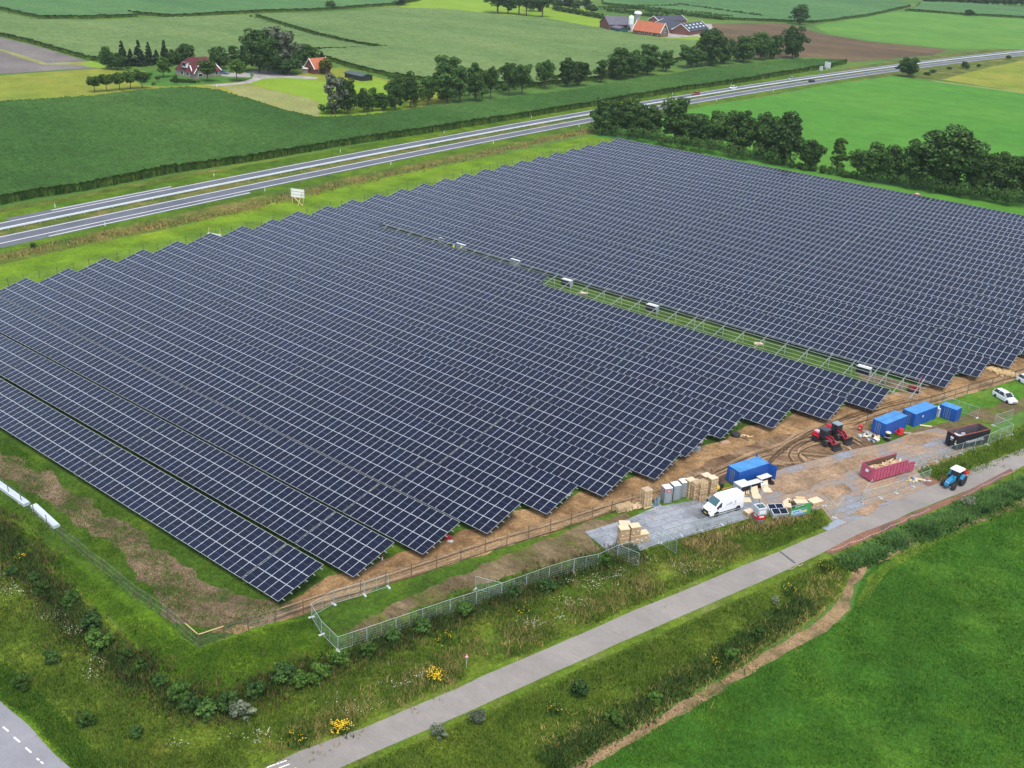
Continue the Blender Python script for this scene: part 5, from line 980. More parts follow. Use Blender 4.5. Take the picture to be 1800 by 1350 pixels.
# opened module crates
def crate(label, uv, ang, top, open_, hh=1.25, L=2.0, Wd=1.3):
    t = thing('module_crate', label, 'crate', G(*uv), ang, 'opened crates by the container'); b = MB()
    m_ = mat('grey_foil_wrap', (.33, .36, .40), .5) if top == 'grey' else BLACK
    b.box((0, Wd/2, hh/2+.1), (L, .06, hh), m_); b.box((-L/2, 0, hh/2+.1), (.06, Wd-.07, hh), m_)
    if not open_: b.box((L/2, 0, hh/2+.1), (.06, Wd-.07, hh), m_)
    b.box((0, -Wd/2+.25, hh/2+.05), (L-.1, .04, hh-.1), mat('dark_inside', (.02, .018, .02), .8)); b.build('walls', t)
    b = MB(); pallet_part(b, PINE, L+.1, Wd+.1); b.build('pallet', t)
    MB().box((0, 0, hh+.13), (L+.04, Wd+.04, .05), mat('pale_grey_lid', (.60, .63, .66), .45)).build('lid', t)
    return t
t = crate('opened module crate with grey lid beside the white van', (1303, 868), PA, 'grey', False, 1.6, 1.9, 1.7)
for x in (-.55, -.1, .35, .7): MB().box((x, -.55, .9), (.26, .06, 1.4), PINE2, rx=R(-14)).build('slat', t)
crate('low black crate with pale lid between container and grey crate', (1325, 860), PA, 'black', False, 1.15, 2.2, 1.0); crate('black open crate at the right end of the blue container', (1341, 853), PA+.05, 'black', False, 1.35, 2.1, 1.)
for i, (uv, z, ti, l_) in enumerate([((1325.5, 869), .55, R(62), 'plywood board leaning against the low black crate'), ((1330, 873), .03, 0, 'plywood board lying flat behind the camera mast'), ((1343, 859), .62, R(66), 'plywood board leaning against the right black crate'), ((1348, 862), .03, 0, 'plywood board lying flat before the right black crate'), ((1312, 879), .03, 0, 'plywood board flat in front of the grey crate')]):
    boards('plywood_sheet', l_, uv, PA-.05 if ti else PA-.45, 1.25, 1.25, 1, PINE2, z=z, tilt=-ti if False else ti)
t = thing('cable_coil', 'black cable coil on the ground right of the crates', 'cable coil', G(1354, 850)); MB().lathe([(.25, 0), (.55, 0), (.6, .12), (.55, .28), (.25, .28)], BLACK, 18).build('coil', t); MB().tube((.5, 0, .1), (.9, .3, .03), .03, BLACK).build('loose_end', t)
t = thing('cable_coil', 'black cable coil lying on the sand by the panel row ends', 'cable coil', G(1293, 766)); MB().lathe([(.3, 0), (.75, 0), (.8, .2), (.7, .45), (.3, .45)], BLACK, 18).build('coil', t); MB().lathe([(.02, .0), (.26, .02), (.26, .4), (.02, .4)], mat('grey_blue_cylinder', (.16, .22, .26), .5), 12).build('core', t)
q = random.Random(31)
rubble('straw_debris', 'pale cardboard debris beside the black coil on the sand', 'debris', G(1309, 769), 0, [(q.uniform(-.8, .8), q.uniform(-.6, .6), q.uniform(.05, .2), q.uniform(.3, .8), q.uniform(.2, .5), .06) for _ in range(14)], [PINE, WOOD], 32)
rubble('sand_heap', 'small heap of yellow sand near the row ends at the right', 'sand', G(1762, 655), 0, [(q.gauss(0, 1.3), q.gauss(0, .7), q.uniform(.0, .22), q.uniform(.4, .9), q.uniform(.4, .8), .3) for _ in range(80)], [mat('yellow_sand', (.5, .36, .18), .9)], 33)
# reels and drums by the containers
t = thing('cable_reel', 'stack of two dark cable drums with pale top before the container', 'cable reel', G(1559, 774)); b = MB()
for z in (0, .72):
    MB().lathe([(.02, z), (.5, z), (.5, z+.06), (.36, z+.07), (.36, z+.55), (.5, z+.56), (.5, z+.62), (.02, z+.62)], BLACK, 20).build('drum', t)
MB().lathe([(.001, 1.35), (.44, 1.35), (.46, 1.42), (.3, 1.52), (.001, 1.5)], mat('pale_cable', (.6, .52, .42), .7), 16).build('coil', t); MB().lathe([(.49, .66), (.52, .67), (.52, .7), (.49, .71)], WPAINT, 20).build('band', t)
t = thing('hose_coil', 'bright red hose coils piled beside the blue container', 'hose coil', G(1581, 763)); 
for x, y, z, r_ in ((0, 0, .0, .55), (-.5, .2, 0, .5), (.1, .1, .36, .5), (.1, .05, .66, .42)): MB().lathe([(r_*.45, z), (r_*.95, z), (r_, z+.16), (r_*.9, z+.32), (r_*.45, z+.32)], RED, 18, (x, y, 0)).build('coil', t)
t = thing('waste_bin', 'red bin on the sand left of the containers', 'bin', G(1511.5, 757)); MB().lathe([(.001, 0), (.27, 0), (.33, .9), (.001, .9)], RED, 14).build('body', t); MB().lathe([(.001, .9), (.36, .9), (.36, .98), (.2, 1.05), (.001, 1.05)], RED, 14).build('lid', t); MB().box((0, -.33, .55), (.25, .02, .16), WPAINT).build('sticker', t)
t = thing('bucket', 'pale round bucket beside the waste left of the container', 'bucket', G(1541.5, 775)); MB().lathe([(.001, 0), (.36, 0), (.42, .32), (.4, .34), (.001, .3)], mat('pale_pink_tub', (.62, .5, .48), .5), 16).build('tub', t); MB().lathe([(.001, .3), (.38, .33), (.3, .42), (.001, .44)], WPAINT, 14).build('contents', t)
t = thing('switch_cabinet', 'pale grey cabinet between the middle and small container', 'cabinet', G(1648, 731), PA); MB().box((0, 0, .75), (.9, .8, 1.5), mat('pale_cabinet', (.55, .57, .56), .5)).build('body', t); MB().box((0, 0, 1.53), (1.0, .9, .06), WPAINT).build('lid', t); MB().box((0, -.42, .75), (.78, .03, 1.3), mat('pale_cabinet', (.55, .57, .56), .5)).build('door', t)
# camera mast on cabinet
t = thing('camera_mast', 'red and grey security cabinet with a camera mast', 'camera mast', G(1333, 915), PA-.2)
b = MB(); b.b0((0, 0, .0), (1.15, 1.15, .5), mat('cabinet_grey', (.2, .24, .28), .5)); b.build('base', t); MB().b0((0, 0, .5), (1.25, 1.25, .75), RED).build('middle_section', t)
b = MB().b0((0, 0, 1.25), (1.35, 1.35, .95), mat('cabinet_light', (.42, .46, .48), .5), taper=.96); b.build('upper_section', t); b = MB()
for x, y, dx, dy in ((0, -.62, 1.3, .08), (0, .62, 1.3, .08), (-.62, 0, .08, 1.16), (.62, 0, .08, 1.16)): b.box((x, y, 2.26), (dx, dy, .14), WPAINT)
b.build('parapet', t); MB().box((0, 0, 2.22), (1.1, 1.1, .04), mat('dark_top', (.05, .09, .11), .4)).build('solar_top', t)
for loc, rz in (((0, -.64, .95), 0), ((-.64, 0, .95), R(-90))):
    o = MB().box((0, 0, 0), (.7, .02, .2), WPAINT).build('notice', t, loc=loc); o.rotation_euler = (0, 0, rz)
o = MB().box((0, -.69, 1.7), (.9, .02, .5), WPAINT).build('name_plate', t)
MB().tube((.1, .3, 2.2), (.1, .3, 5.6), .06, GALV, 8, .045).build('mast', t)
MB().box((.1, .3, 5.65), (.8, .1, .08), WPAINT).build('cross_bar', t)
for x in (-.28, .02, .3, .5): MB().lathe([(.001, 5.35), (.08, 5.38), (.1, 5.5), (.08, 5.62), (.001, 5.64)], WPAINT, 10, (x, .2, 0)).build('camera', t)
# solar generator
t = thing('solar_trailer', 'grey box with two tilted solar modules beside the camera mast', 'solar trailer', G(1366, 905), PA-.35)
b = MB().b0((0, -.55, .1), (2.2, 1., .65), mat('cabinet_light', (.42, .46, .48), .5)); b.b0((-.2, .75, .1), (2.0, .9, .5), mat('cabinet_light', (.42, .46, .48), .5)); b.build('housing', t)
for y, z in ((-.6, .95), (.75, .85)):
    o = MB().box((0, 0, 0), (2.25, 1.15, .05), ALU).box((-.54, 0, .006), (1.02, 1.05, .05), GLASS).box((.54, 0, .006), (1.02, 1.05, .05), GLASS).build('solar_module', t, loc=(0, y, z)); o.rotation_euler = (R(13), 0, 0)
for x in (-.9, .9): MB().tube((x, -1.0, 0), (x, -1.0, .6), .04, GALV).build('leg', t)
# banner on a fence panel
A, B = G(1387, 912), G(1423.5, 904); t = heras(A, B, 'fence panel carrying a green printed banner beside the lane'); L = (B-A).length
GRN = mat('banner_green', (.06, .32, .07), .5, var=.25, scale=.8); DGRN = mat('banner_dark_green', (.015, .10, .06), .5, var=.2); LBL = mat('banner_light_blue', (.42, .56, .72), .5, var=.1); MBL = mat('banner_blue', (.03, .14, .42), .5); BYE = mat('banner_yellow', (.72, .55, .04), .5)
bn = MB().box((L/2, -.05, 1.15), (L-.1, .02, 1.7), GRN).build('banner', t)
for c, d_, m_ in (((L*.36, -.065, 1.78), (L*.62, .01, .36), DGRN), ((L*.42, -.066, .92), (L*.74, .01, .62), LBL), ((L*.40, -.067, .42), (L*.76, .01, .2), mat('banner_mid_blue', (.18, .3, .55), .5))): MB().box(c, d_, m_).build('print_field', bn)
MB().box((L*.66, -.075, 1.12), (L*.28, .01, .16), MBL).build('print_bar', bn); MB().box((L*.66, -.075, .86), (L*.28, .01, .16), BYE).build('print_bar', bn)
w_ = MB()
for i in range(9): w_.box((L*(.22+.052*i), -.075, 1.74+.012*i), (L*.036, .01, .1+.05*(i % 3 == 0)), WPAINT)
w_.build('print_heading', bn)
for x in (.16, .27, .38): MB().lathe([(.001, -.01), (.12, -.01), (.12, .01), (.001, .01)], MBL, 14, (L*x, -.08, .98), 'Y').build('print_icon', bn)
# barrier tape along the rusty plates
def tape(px, label):
    P = [G(u, v) for u, v in px]; t = thing('barrier_tape', label, 'barrier tape', P[0]); P = [p-P[0] for p in P]; TR = mat('tape_red', (.6, .05, .05), .5)
    for p in P: MB().tube(p, p+Vector((0, 0, .75)), .02, WOOD, 5).build('stake', t)
    b = MB()
    for a, c in zip(P, P[1:]):
        n = max(2, int((c-a).length/.32))
        for i in range(n):
            for k, m_ in ((0, WPAINT), (1, TR)):
                f0, f1 = (i+k*.5)/n, (i+k*.5+.5)/n; z0, z1 = .62-.25*math.sin(math.pi*f0), .62-.25*math.sin(math.pi*f1)
                p, r_ = a.lerp(c, f0), a.lerp(c, f1); b.add([p+Vector((0, 0, z0)), r_+Vector((0, 0, z1)), r_+Vector((0, .03, z1+.1)), p+Vector((0, .03, z0+.1))], [(0, 1, 2, 3)], m_)
    b.build('tape', t)
tape([(1458, 975), (1492, 961), (1530, 947), (1565, 931), (1600, 914), (1635, 900)], 'red and white barrier tape along the left rusty plates'); tape([(1690, 879), (1725, 860), (1758, 843), (1792, 828)], 'red and white barrier tape along the right rusty plates')
tape([(1385, 1008), (1400, 1001), (1412, 997)], 'short end of barrier tape in the grass by the lane')
# inverter boxes at the row ends, jerrycans
for i, (uv, z) in enumerate([((998, 878), .9), ((1231, 783), .9), ((1291, 753), .9), ((1169, 822), .9), ((1470, 724), .8)]):
    t = thing('inverter_box', ['pale inverter box at the fifth row end', 'pale inverter box at the eighth row end', 'pale inverter box at the ninth row end', 'pale inverter box at the seventh row end', 'small pale inverter box at the eleventh row end'][i], 'inverter', G(*uv), PA, 'inverter boxes')
    MB().box((0, 0, z), (.7, .25, .6), WPAINT).build('case', t); MB().tube((-.2, 0, 0), (-.2, 0, z-.3), .03, GALV).tube((.2, 0, 0), (.2, 0, z-.3), .03, GALV).build('stand', t)
t = thing('concrete_block', 'grey wrapped block under the panel row end by the pallets', 'block', G(1224, 792), .3); MB().b0((0, 0, 0), (1.2, .8, .7), mat('grey_wrap', (.28, .33, .37), .6), taper=.85).build('body', t); MB().b0((-.9, .1, 0), (.4, .5, .6), BLACK).build('black_case', t)
t = thing('marker_post', 'small red and white marker at the second row end', 'marker', G(672, 985)); MB().tube((0, 0, 0), (0, 0, .55), .09, WPAINT).build('post', t); MB().tube((0, 0, .55), (0, 0, .75), .095, RED).build('cap', t)
t = thing('tool_crate', 'red tool crate tucked under the third row end', 'crate', G(788, 948), .4); MB().b0((0, 0, 0), (.8, .5, .55), RED).build('body', t); MB().b0((.4, -.4, 0), (.7, .5, .12), FOOT).build('lid', t)
# module pallets waiting in the green gap, and cartons
for i, uv in enumerate([(996, 503), (1146, 548), (1517, 658)]):
    t = thing('module_stack', ['upright stack of new modules at the far end of the green gap', 'upright stack of new modules in the middle of the green gap', 'upright stack of new modules near the track end of the gap'][i], 'module stack', G(*uv), 0, 'module stacks in the green gap')
    b = MB(); pallet_part(b, PINE, 2.5, 1.15); b.build('pallet', t)
    for x in (-.62, .62): MB().box((x, 0, .82), (1.2, 1.1, 1.3), mat('module_edge_dark', (.015, .017, .03), .4)).build('modules', t)
    MB().box((0, 0, 1.5), (2.5, 1.12, .08), WPAINT).build('cover', t); MB().box((1.25, 0, .82), (.04, 1.12, 1.3), mat('grey_foil_wrap', (.33, .36, .40), .5)).build('edge_board', t)
for uv, l_ in (((1027, 516), 'pale empty pallet at the far end of the green gap'), ((1333, 605), 'broken pale pallet in the middle of the green gap')): pallet_stack(l_, uv, .4, 1, 1.6, 1.1, top=True, group='pallets in the green gap')
for uv, l_, n in (((770, 429), 'white bundle on the ground left of the workers', 1.8), ((805, 440), 'white bundle on the ground at the workers feet', 3.2), ((900, 468), 'white bundle in the narrow strip right of the workers', 3.)):
    o = MB().b0((0, 0, 0), (n, .5, 1.35), WPAINT, taper=.9).build('white_bundle'); o.location = G(*uv)+Vector((0, 1.2, 0)); tag(o, l_, 'bundle')
# red ramming machine at the rack end
t = thing('pile_driver', 'red pile driving machine standing at the rack end', 'pile driver', G(1605, 688), .4); DRED = mat('dark_red_paint', (.22, .015, .02), .5)
MB().b0((0, 0, .3), (1.6, 1.0, .8), DRED).build('engine', t); MB().box((0, .55, .2), (1.9, .25, .4), RUBBER).build('track', t); MB().box((0, -.55, .2), (1.9, .25, .4), RUBBER).build('track', t); MB().tube((.8, 0, .4), (1.0, 0, 3.2), .1, DRED, 6).build('mast', t); MB().tube((.9, 0, 3.0), (.4, 0, 1.0), .05, GALV, 6).build('strut', t)
t = thing('machine', 'small red and white device at the back edge of the panels', 'machine', G(1612, 345)); MB().b0((0, 0, 0), (1.5, .7, .7), RED).build('body', t); MB().b0((0, 0, .7), (1.2, .6, .2), WPAINT).build('hood', t); MB().tube((.4, .2, .9), (.4, .2, 1.4), .05, BLACK).build('pipe', t)
# steel profiles stacked by the left fence
SHEETW = mat('pale_zinc_sheet', (.60, .66, .72), .4, .2, var=.05)
def bundle(label, c0, c1, c2, h, ext=0.):
    A, a, l_, w_, s = frame3(c0, c1, c2); t = thing('profile_bundle', label, 'steel bundle', A, a, 'bundles of steel profiles')
    MB().box(((l_-ext)/2, s*w_*.5, h/2+.08), (l_+ext, w_*.72, h), SHEETW).build('profiles', t); MB().box(((l_-ext)/2+.2, s*w_*.93, .14), (l_+ext, w_*.16, .12), SHEETW).build('loose_profile', t)
    b = MB()
    for k in range(4): b.box((l_*(.1+.26*k), s*w_*.5, .04), (.12, w_*.9, .08), PINE)
    b.build('bearers', t)
bundle('short bundle of pale steel profiles beside the left fence', (92, 932), (52, 895), (106, 925), .45); bundle('long bundle of pale steel profiles at the left picture edge', (40, 893), (-40, 835), (55, 887), .45, 0)
# signs
t = thing('billboard', 'white slatted back of a billboard on timber legs in the grass', 'billboard', G(523, 360)); A, B = G(514, 357), G(529, 359); v = (B-A).normalized(); a = math.atan2(v.y, v.x); t.location = A; t.rotation_euler = (0, 0, a); t['label'] = 'white slatted back of a billboard on timber legs in the grass'
L = 4.; hh = height_at(A, 514, 330)
for z in (hh-.5, hh-1.3, hh-2.1): MB().box((L/2-.3, 0, z), (L, .08, .68), WPAINT).build('board', t)
b = [((0, 0, 0), (0, 0, hh)), ((L-.8, 0, 0), (L-.4, .05, hh)), ((.2, .1, hh-2.3), (L-.2, -1.2, 0)), ((L-.9, .2, hh-.4), (L-1.4, -1.6, 0))]
for p_, q_ in b: MB().tube(p_, q_, .1, PINE, 5).build('leg', t)
A = G(368, 421); t = thing('sign_board', 'white board rising just behind the panel row ends', 'sign', A, a); MB().box((1.5, 0, height_at(A, 370, 409)-.9), (3.6, .08, 1.8), WPAINT).build('board', t)
for x in (0, 3): MB().tube((x, .1, 0), (x, .1, 3), .08, PINE, 5).build('leg', t)
A = G(1453.5, 123.5); t = thing('road_sign', 'white square road sign on a post beside the highway', 'road sign', A, R(150)); h1 = height_at(A, 1455, 109)
MB().box((0, 0, h1-1.6), (5.2, .12, 3.2), WPAINT).build('board', t); MB().tube((0, .15, 0), (0, .15, h1-1.6), .3, GALV, 6).build('post', t)
A = G(1443, 124); o = MB().b0((0, 0, 0), (1.6, 1.1, 2.2), FOOT).box((0, 0, 2.25), (1.8, 1.3, .12), FOOT).build('roadside_cabinet'); o.location = A; tag(o, 'pale grey cabinet beside the highway sign', 'cabinet')
A = G(820, 1174); t = thing('road_sign', 'small triangular sign on a pole in the verge grass', 'road sign', A, R(40)); MB().tube((0, 0, 0), (0, 0, 1.9), .03, GALV, 6).build('post', t)
MB().add([(-.32, .03, 1.35), (.32, .03, 1.35), (0, .03, 1.95), (-.32, -.0, 1.35), (.32, -.0, 1.35), (0, 0, 1.95)], [(0, 1, 2), (5, 4, 3), (0, 3, 4, 1), (1, 4, 5, 2), (2, 5, 3, 0)], RED).build('red_border', t); MB().add([(-.2, .04, 1.42), (.2, .04, 1.42), (0, .04, 1.8), (-.2, -.01, 1.42), (.2, -.01, 1.42), (0, -.01, 1.8)], [(0, 1, 2), (5, 4, 3)], WPAINT).build('white_face', t)
# highway furniture
t = thing('guard_rail', 'steel guard rail along the central reservation of the highway', 'guard rail', (qx(HB, 40), 40, 0)); ys = [y for y in range(-28, 1300, 4)]; V = []; Fc = []
for y in ys: x = qx(HB, y)+.9-t.location.x; V += [(x, y-40, .45), (x, y-40, .82), (x+.3, y-40, .82), (x+.3, y-40, .45)]
for i in range(len(ys)-1):
    for k in range(4): Fc.append((4*i+k, 4*i+(k+1) % 4, 4*i+4+(k+1) % 4, 4*i+4+k))
MB().add(V, Fc, mat('bright_rail', (.72, .78, .84), .4)).build('rail', t)
pm = MB().box((0, 0, .3), (.1, .1, .6), GALV).mesh('post')
for i in range(95): y = 20+i*4.; o = obj('post', pm, t); o.location = (qx(HB, y)+1.1-t.location.x, y-40, 0)
for c, off_, u_, l_ in ((HA, -3.2, None, 'far'), (HD, 3.0, None, 'near')):
    for y in (70, 120, 170, 220, 270, 320, 370, 420):
        t = thing('delineator_post', f'small pale delineator post on the {l_} verge of the highway', 'marker post', (qx(c, y)+off_, y, 0), 0, f'delineator posts on the {l_} highway verge'); MB().box((0, 0, .5), (.14, .14, 1.), WPAINT).build('post', t); MB().box((0, -.0, .8), (.16, .16, .16), mat('reflector_green', (.1, .5, .4), .4)).build('reflector', t)
# ---------------------------------------------------------------- vehicles
CARG = mat('car_glass', (.02, .03, .04), .08, spec=.6); CHROME = mat('wheel_rim', (.55, .56, .58), .3, .5); LAMP = mat('lamp_glass', (.65, .66, .68), .15); TAIL = mat('tail_lamp', (.4, .01, .01), .3)
def wheel(t, c, r, w_, rim, hub=None, name='wheel'):
    o = MB().lathe([(r*.5, -w_/2), (r*.92, -w_/2), (r, -w_*.34), (r, w_*.34), (r*.92, w_/2), (r*.5, w_/2)], RUBBER, 20, (0, 0, 0), 'Y').build('tyre')
    rt = MB().lathe([(.001, -w_*.42), (r*.3, -w_*.42), (r*.55, -w_*.3), (r*.55, w_*.3), (r*.3, w_*.42), (.001, w_*.42)], rim, 16, (0, 0, 0), 'Y').build(name, t, loc=c)
    o.parent = rt; return rt
def ring(x, hw0, hw1, z0, z1, r=.12):
    """rounded section across the body: bottom half-width hw0, top half-width hw1"""
    P = [(-hw0, z0), (-hw0-.0, z0+(z1-z0)*.45), (-hw1-(hw0-hw1)*.12, z1-r), (-hw1+r*.9, z1), (hw1-r*.9, z1), (hw1+(hw0-hw1)*.12, z1-r), (hw0, z0+(z1-z0)*.45), (hw0, z0)]
    return [(x, y, z) for y, z in P]
def place(front, rear, half):
    """near-side ground contact of front and rear wheels -> centre, heading"""
    A, B = G(*front), G(*rear); d = (A-B).normalized(); n = Vector((-d.y, d.x, 0)); m_ = (A+B)/2; away = 1 if n.dot(m_-CAM) > 0 else -1
    return m_+n*away*half, math.atan2(d.y, d.x), -away
def car(label, pos, ang, paint, estate=True, group=None):
    t = thing('car', label, 'car', pos, ang, group)
    S_ = [(-2.25, .78, .74, .45, .78, .1), (-2.2, .86, .80, .25, .98, .1), (-1.9, .9, .84, .2, 1.02, .1), (-1.2, .91, .86, .2, .98, .08), (.6, .91, .86, .2, .95, .08), (1.4, .9, .82, .2, .88, .1), (2.0, .86, .74, .22, .76, .1), (2.25, .74, .62, .35, .62, .08)]
    MB().loft([ring(*s) for s in S_], paint).build('body', t, smooth=False)
    g = [(-2.1 if estate else -1.7, .8, .6, .9, 1.0, .04), (-1.75 if estate else -1.2, .82, .62, .9, 1.42, .08), (-.6, .82, .64, .9, 1.47, .08), (.2, .82, .63, .9, 1.43, .08), (1.05, .8, .6, .86, .95, .03)]
    MB().loft([ring(*s) for s in g], CARG).build('windows', t)
    r_ = MB().loft([[(x, -w, z), (x, -w*.6, z+.03), (x, w*.6, z+.03), (x, w, z)] for x, w, z in ((-1.75 if estate else -1.2, .56, 1.43), (-.6, .6, 1.48), (.15, .58, 1.45), (.3, .54, 1.4))], paint, cap=False).build('roof', t)
    for s in (-1, 1):
        MB().box((2.1, s*.58, .64), (.22, .3, .12), LAMP).build('headlight', t); MB().box((-2.2, s*.6, .82), (.08, .26, .14), TAIL).build('tail_light', t)
        MB().box((.75, s*.97, .98), (.14, .16, .1), paint).build('mirror', t)
        for x in (-1.35, 1.4): wheel(t, (x, s*.8, .32), .32, .22, CHROME)
        for x0, x1 in ((.35, 1.0), (-.75, -.55), (-1.95 if estate else -1.5, -1.75 if estate else -1.2)): MB().side([(x0, .93), (x1, .93), (x0*.8+x1*.2 - (.0), 1.42), (x0-.12, 1.42)] if x0 > 0 else [(x0, .93), (x0+.08, .93), (x0+.08, 1.42), (x0, 1.42)], s*.70, s*.78, paint).build('pillar', t)
    MB().box((2.24, 0, .5), (.05, .8, .2), BLACK).build('grille', t); MB().box((2.27, 0, .42), (.02, .5, .1), WPAINT).build('number_plate', t); return t
CWHITE = mat('white_car_paint', (.70, .73, .75), .25, var=.03); CSILV = mat('silver_car_paint', (.42, .45, .48), .25, .3, var=.03); CRED = mat('red_car_paint', (.30, .03, .03), .3); CDARK = mat('dark_blue_car_paint', (.02, .025, .05), .25)
p_, a_, s_ = place((1769, 709), (1749.5, 698), .82); car('white estate car parked on the grass behind the fence', p_, a_, CWHITE, group='cars parked on the grass')
car('pale silver estate car cut off by the right picture edge', G(1808, 676), a_+.05, CWHITE, group='cars parked on the grass')
def hcar(label, u, v, c1, c2, rev, paint, est):
    p = G(u, v); y = p.y; x = (qx(c1, y)+qx(c2, y))/2; dx = (qx(c1, y+5)+qx(c2, y+5))/2-x; a = math.atan2(5, dx)+(math.pi if rev else 0); car(label, Vector((x, y, .02)), a, paint, est, 'cars driving on the highway')
hcar('red car on the far carriageway of the highway', 1212, 165, HA, HB, True, CRED, False); hcar('white car leading the far carriageway, ahead of none', 1279, 155, HA, HB, True, CWHITE, False)
bpy.data.objects[-1] if False else None
for o in C.objects:
    if o.get('label', '').startswith('white car leading'): o['label'] = 'white car on the far carriageway close behind the red one'
hcar('silver white car rightmost on the far carriageway', 1378, 139, HA, HB, True, CSILV, True); hcar('dark car alone on the near carriageway of the highway', 1418, 143, HC, HD, False, CDARK, False)
o = car('blue car parked beside the farmhouse', G(394, 130), .4, mat('blue_car_paint', (.05, .13, .22), .3), True)
# van
VANW = mat('white_van_paint', (.82, .83, .84), .3, var=.02)
p_, a_, sd_ = place((1254.5, 909), (1297, 896.5), .86); t = thing('van', 'white high roofed panel van parked on the grey plates', 'van', p_, a_)
S_ = [(-2.95, .96, .88, .45, 2.35, .16), (-2.85, 1.0, .9, .35, 2.62, .2), (-2.0, 1.02, .92, .32, 2.68, .2), (.9, 1.02, .92, .32, 2.68, .22), (1.5, 1.02, .88, .32, 2.5, .22), (1.62, 1.02, .86, .32, 1.95, .1)]
S_ = [(-2.95, .96, .88, .45, 2.35, .16), (-2.85, 1.0, .9, .35, 2.6, .2), (-2.0, 1.02, .92, .32, 2.66, .2), (.7, 1.02, .92, .32, 2.66, .22), (1.2, 1.02, .87, .32, 2.45, .2), (2.0, 1.02, .86, .32, 1.52, .1), (2.65, .98, .82, .32, 1.2, .14), (2.95, .86, .7, .4, .85, .12)]
MB().loft([ring(*s) for s in S_], VANW).build('body', t)
MB().add([(1.24, -.78, 2.36), (1.24, .78, 2.36), (1.98, .84, 1.56), (1.98, -.84, 1.56)], [(0, 1, 2, 3)], mat('windscreen', (.06, .13, .15), .08)).build('windscreen', t)
o = t.children[-1]; o.location = (.035, 0, .03)
for s in (-1, 1):
    MB().side([(1.12, 1.35), (1.92, 1.38), (1.75, 1.62), (1.3, 2.05), (1.05, 2.05)], s*1.03, s*1.015, CARG).build('door_window', t); MB().box((1.85, s*1.16, 1.5), (.16, .2, .32), BLACK).build('mirror', t)
    MB().box((-.3, s*1.03, .52), (3.6, .03, .16), BLACK).build('side_moulding', t)
    for x in (-1.95, 1.85): wheel(t, (x, s*.86, .34), .34, .24, CHROME); MB().lathe([(.02, -.015), (.46, -.015), (.46, .015), (.02, .015)], BLACK, 18, (x, s*1.015, .42), 'Y').build('wheel_arch', t)
    MB().box((2.72, s*.72, 1.0), (.3, .25, .26), LAMP).build('headlight', t)
MB().box((2.86, 0, .45), (.26, 1.75, .3), BLACK).build('bumper', t); MB().box((2.93, 0, .78), (.12, 1.1, .26), BLACK).build('grille', t); MB().box((3.0, 0, .46), (.02, .52, .12), mat('yellow_plate', (.7, .6, .1), .5)).build('number_plate', t)
b = MB(); gm = mat('faint_grey_print', (.40, .44, .50), .5)
for x, z, dx, dz in ((-.2, 1.62, .9, .06), (-.2, 1.5, 1.2, .05), (-.55, 1.75, .35, .13), (-1.3, 1.7, .25, .3), (-1.35, 1.4, .4, .07), (-1.2, 1.25, .7, .05)): b.box((x, sd_*1.018, z), (dx, .012, dz), gm)
b.build('lettering', t)
# blue tractor
TBL = mat('tractor_blue', (.025, .22, .42), .4, var=.06); TCR = mat('cream_rim', (.62, .60, .48), .5)
A, B = G(1676.7, 861.3), G(1656.6, 852.5); dn = (A-B).normalized(); rp_ = G(1697.3, 853.5); ax = (A+B)/2; d_ = Vector((-dn.y, dn.x, 0)); d_ = d_ if d_.dot(ax-rp_) > 0 else -d_
a_ = math.atan2(d_.y, d_.x); t = thing('tractor', 'blue tractor with white roof and red tipping box driving on the lane', 'tractor', ax-d_*1.15, a_)
for s in (-1, 1): wheel(t, (1.25, s*.84, .55), .55, .38, CHROME, name='front_wheel'); wheel(t, (-1.15, s*.88, .82), .82, .5, TCR, name='rear_wheel')
MB().loft([[(x, -w, z0), (x, -w, z1-.08), (x, -w*.7, z1), (x, w*.7, z1), (x, w, z1-.08), (x, w, z0)] for x, w, z0, z1 in ((-.1, .36, .85, 1.62), (1.2, .34, .85, 1.5), (1.75, .32, .8, 1.38), (1.95, .26, .75, 1.15))], TBL).build('bonnet', t)
MB().box((.5, 0, .75), (3.2, .5, .4), BLACK).build('chassis', t); MB().box((1.2, 0, .55), (.2, 1.5, .2), BLACK).build('front_axle', t)
b = MB().loft([[(x, -w, z), (x, w, z), (x2, w2, 2.5), (x2, -w2, 2.5)] for x, w, x2, w2, z in ((-1.3, .62, -1.15, .66, 1.2), (.05, .5, -.15, .6, 1.1))], CARG); b.build('cab_glass', t)
b = MB()
for x, y, x2, y2 in ((-1.3, .64, -1.15, .68), (-1.3, -.64, -1.15, -.68), (.06, .52, -.14, .62), (.06, -.52, -.14, -.62), (-.55, .63, -.55, .68), (-.55, -.63, -.55, -.68)): b.tube((x, y, 1.1), (x2, y2, 2.5), .045, BLACK, 5)
b.build('cab_frame', t); MB().box((-.62, 0, 2.6), (1.7, 1.6, .2), TROOF, taper=.88).build('cab_roof', t)
for s in (-1, 1):
    MB().side([(-1.95, 1.0), (-1.75, 1.5), (-1.25, 1.78), (-.75, 1.7), (-.35, 1.3), (-.4, 1.2), (-.8, 1.58), (-1.25, 1.68), (-1.68, 1.42), (-1.88, 1.0)], s*.66, s*1.14, TBL).build('mudguard', t); MB().box((1.93, s*.17, 1.15), (.06, .18, .12), LAMP).build('headlight', t)
MB().tube((.9, .3, 1.5), (.9, .3, 2.1), .05, BLACK).build('exhaust', t); MB().box((2.0, 0, .8), (.3, .6, .4), TBL).build('front_weight', t)
RB = mat('bright_red_box', (.62, .03, .015), .4); b = MB().box((-2.45, 0, 1.35), (1.0, 1.5, .06), RB)
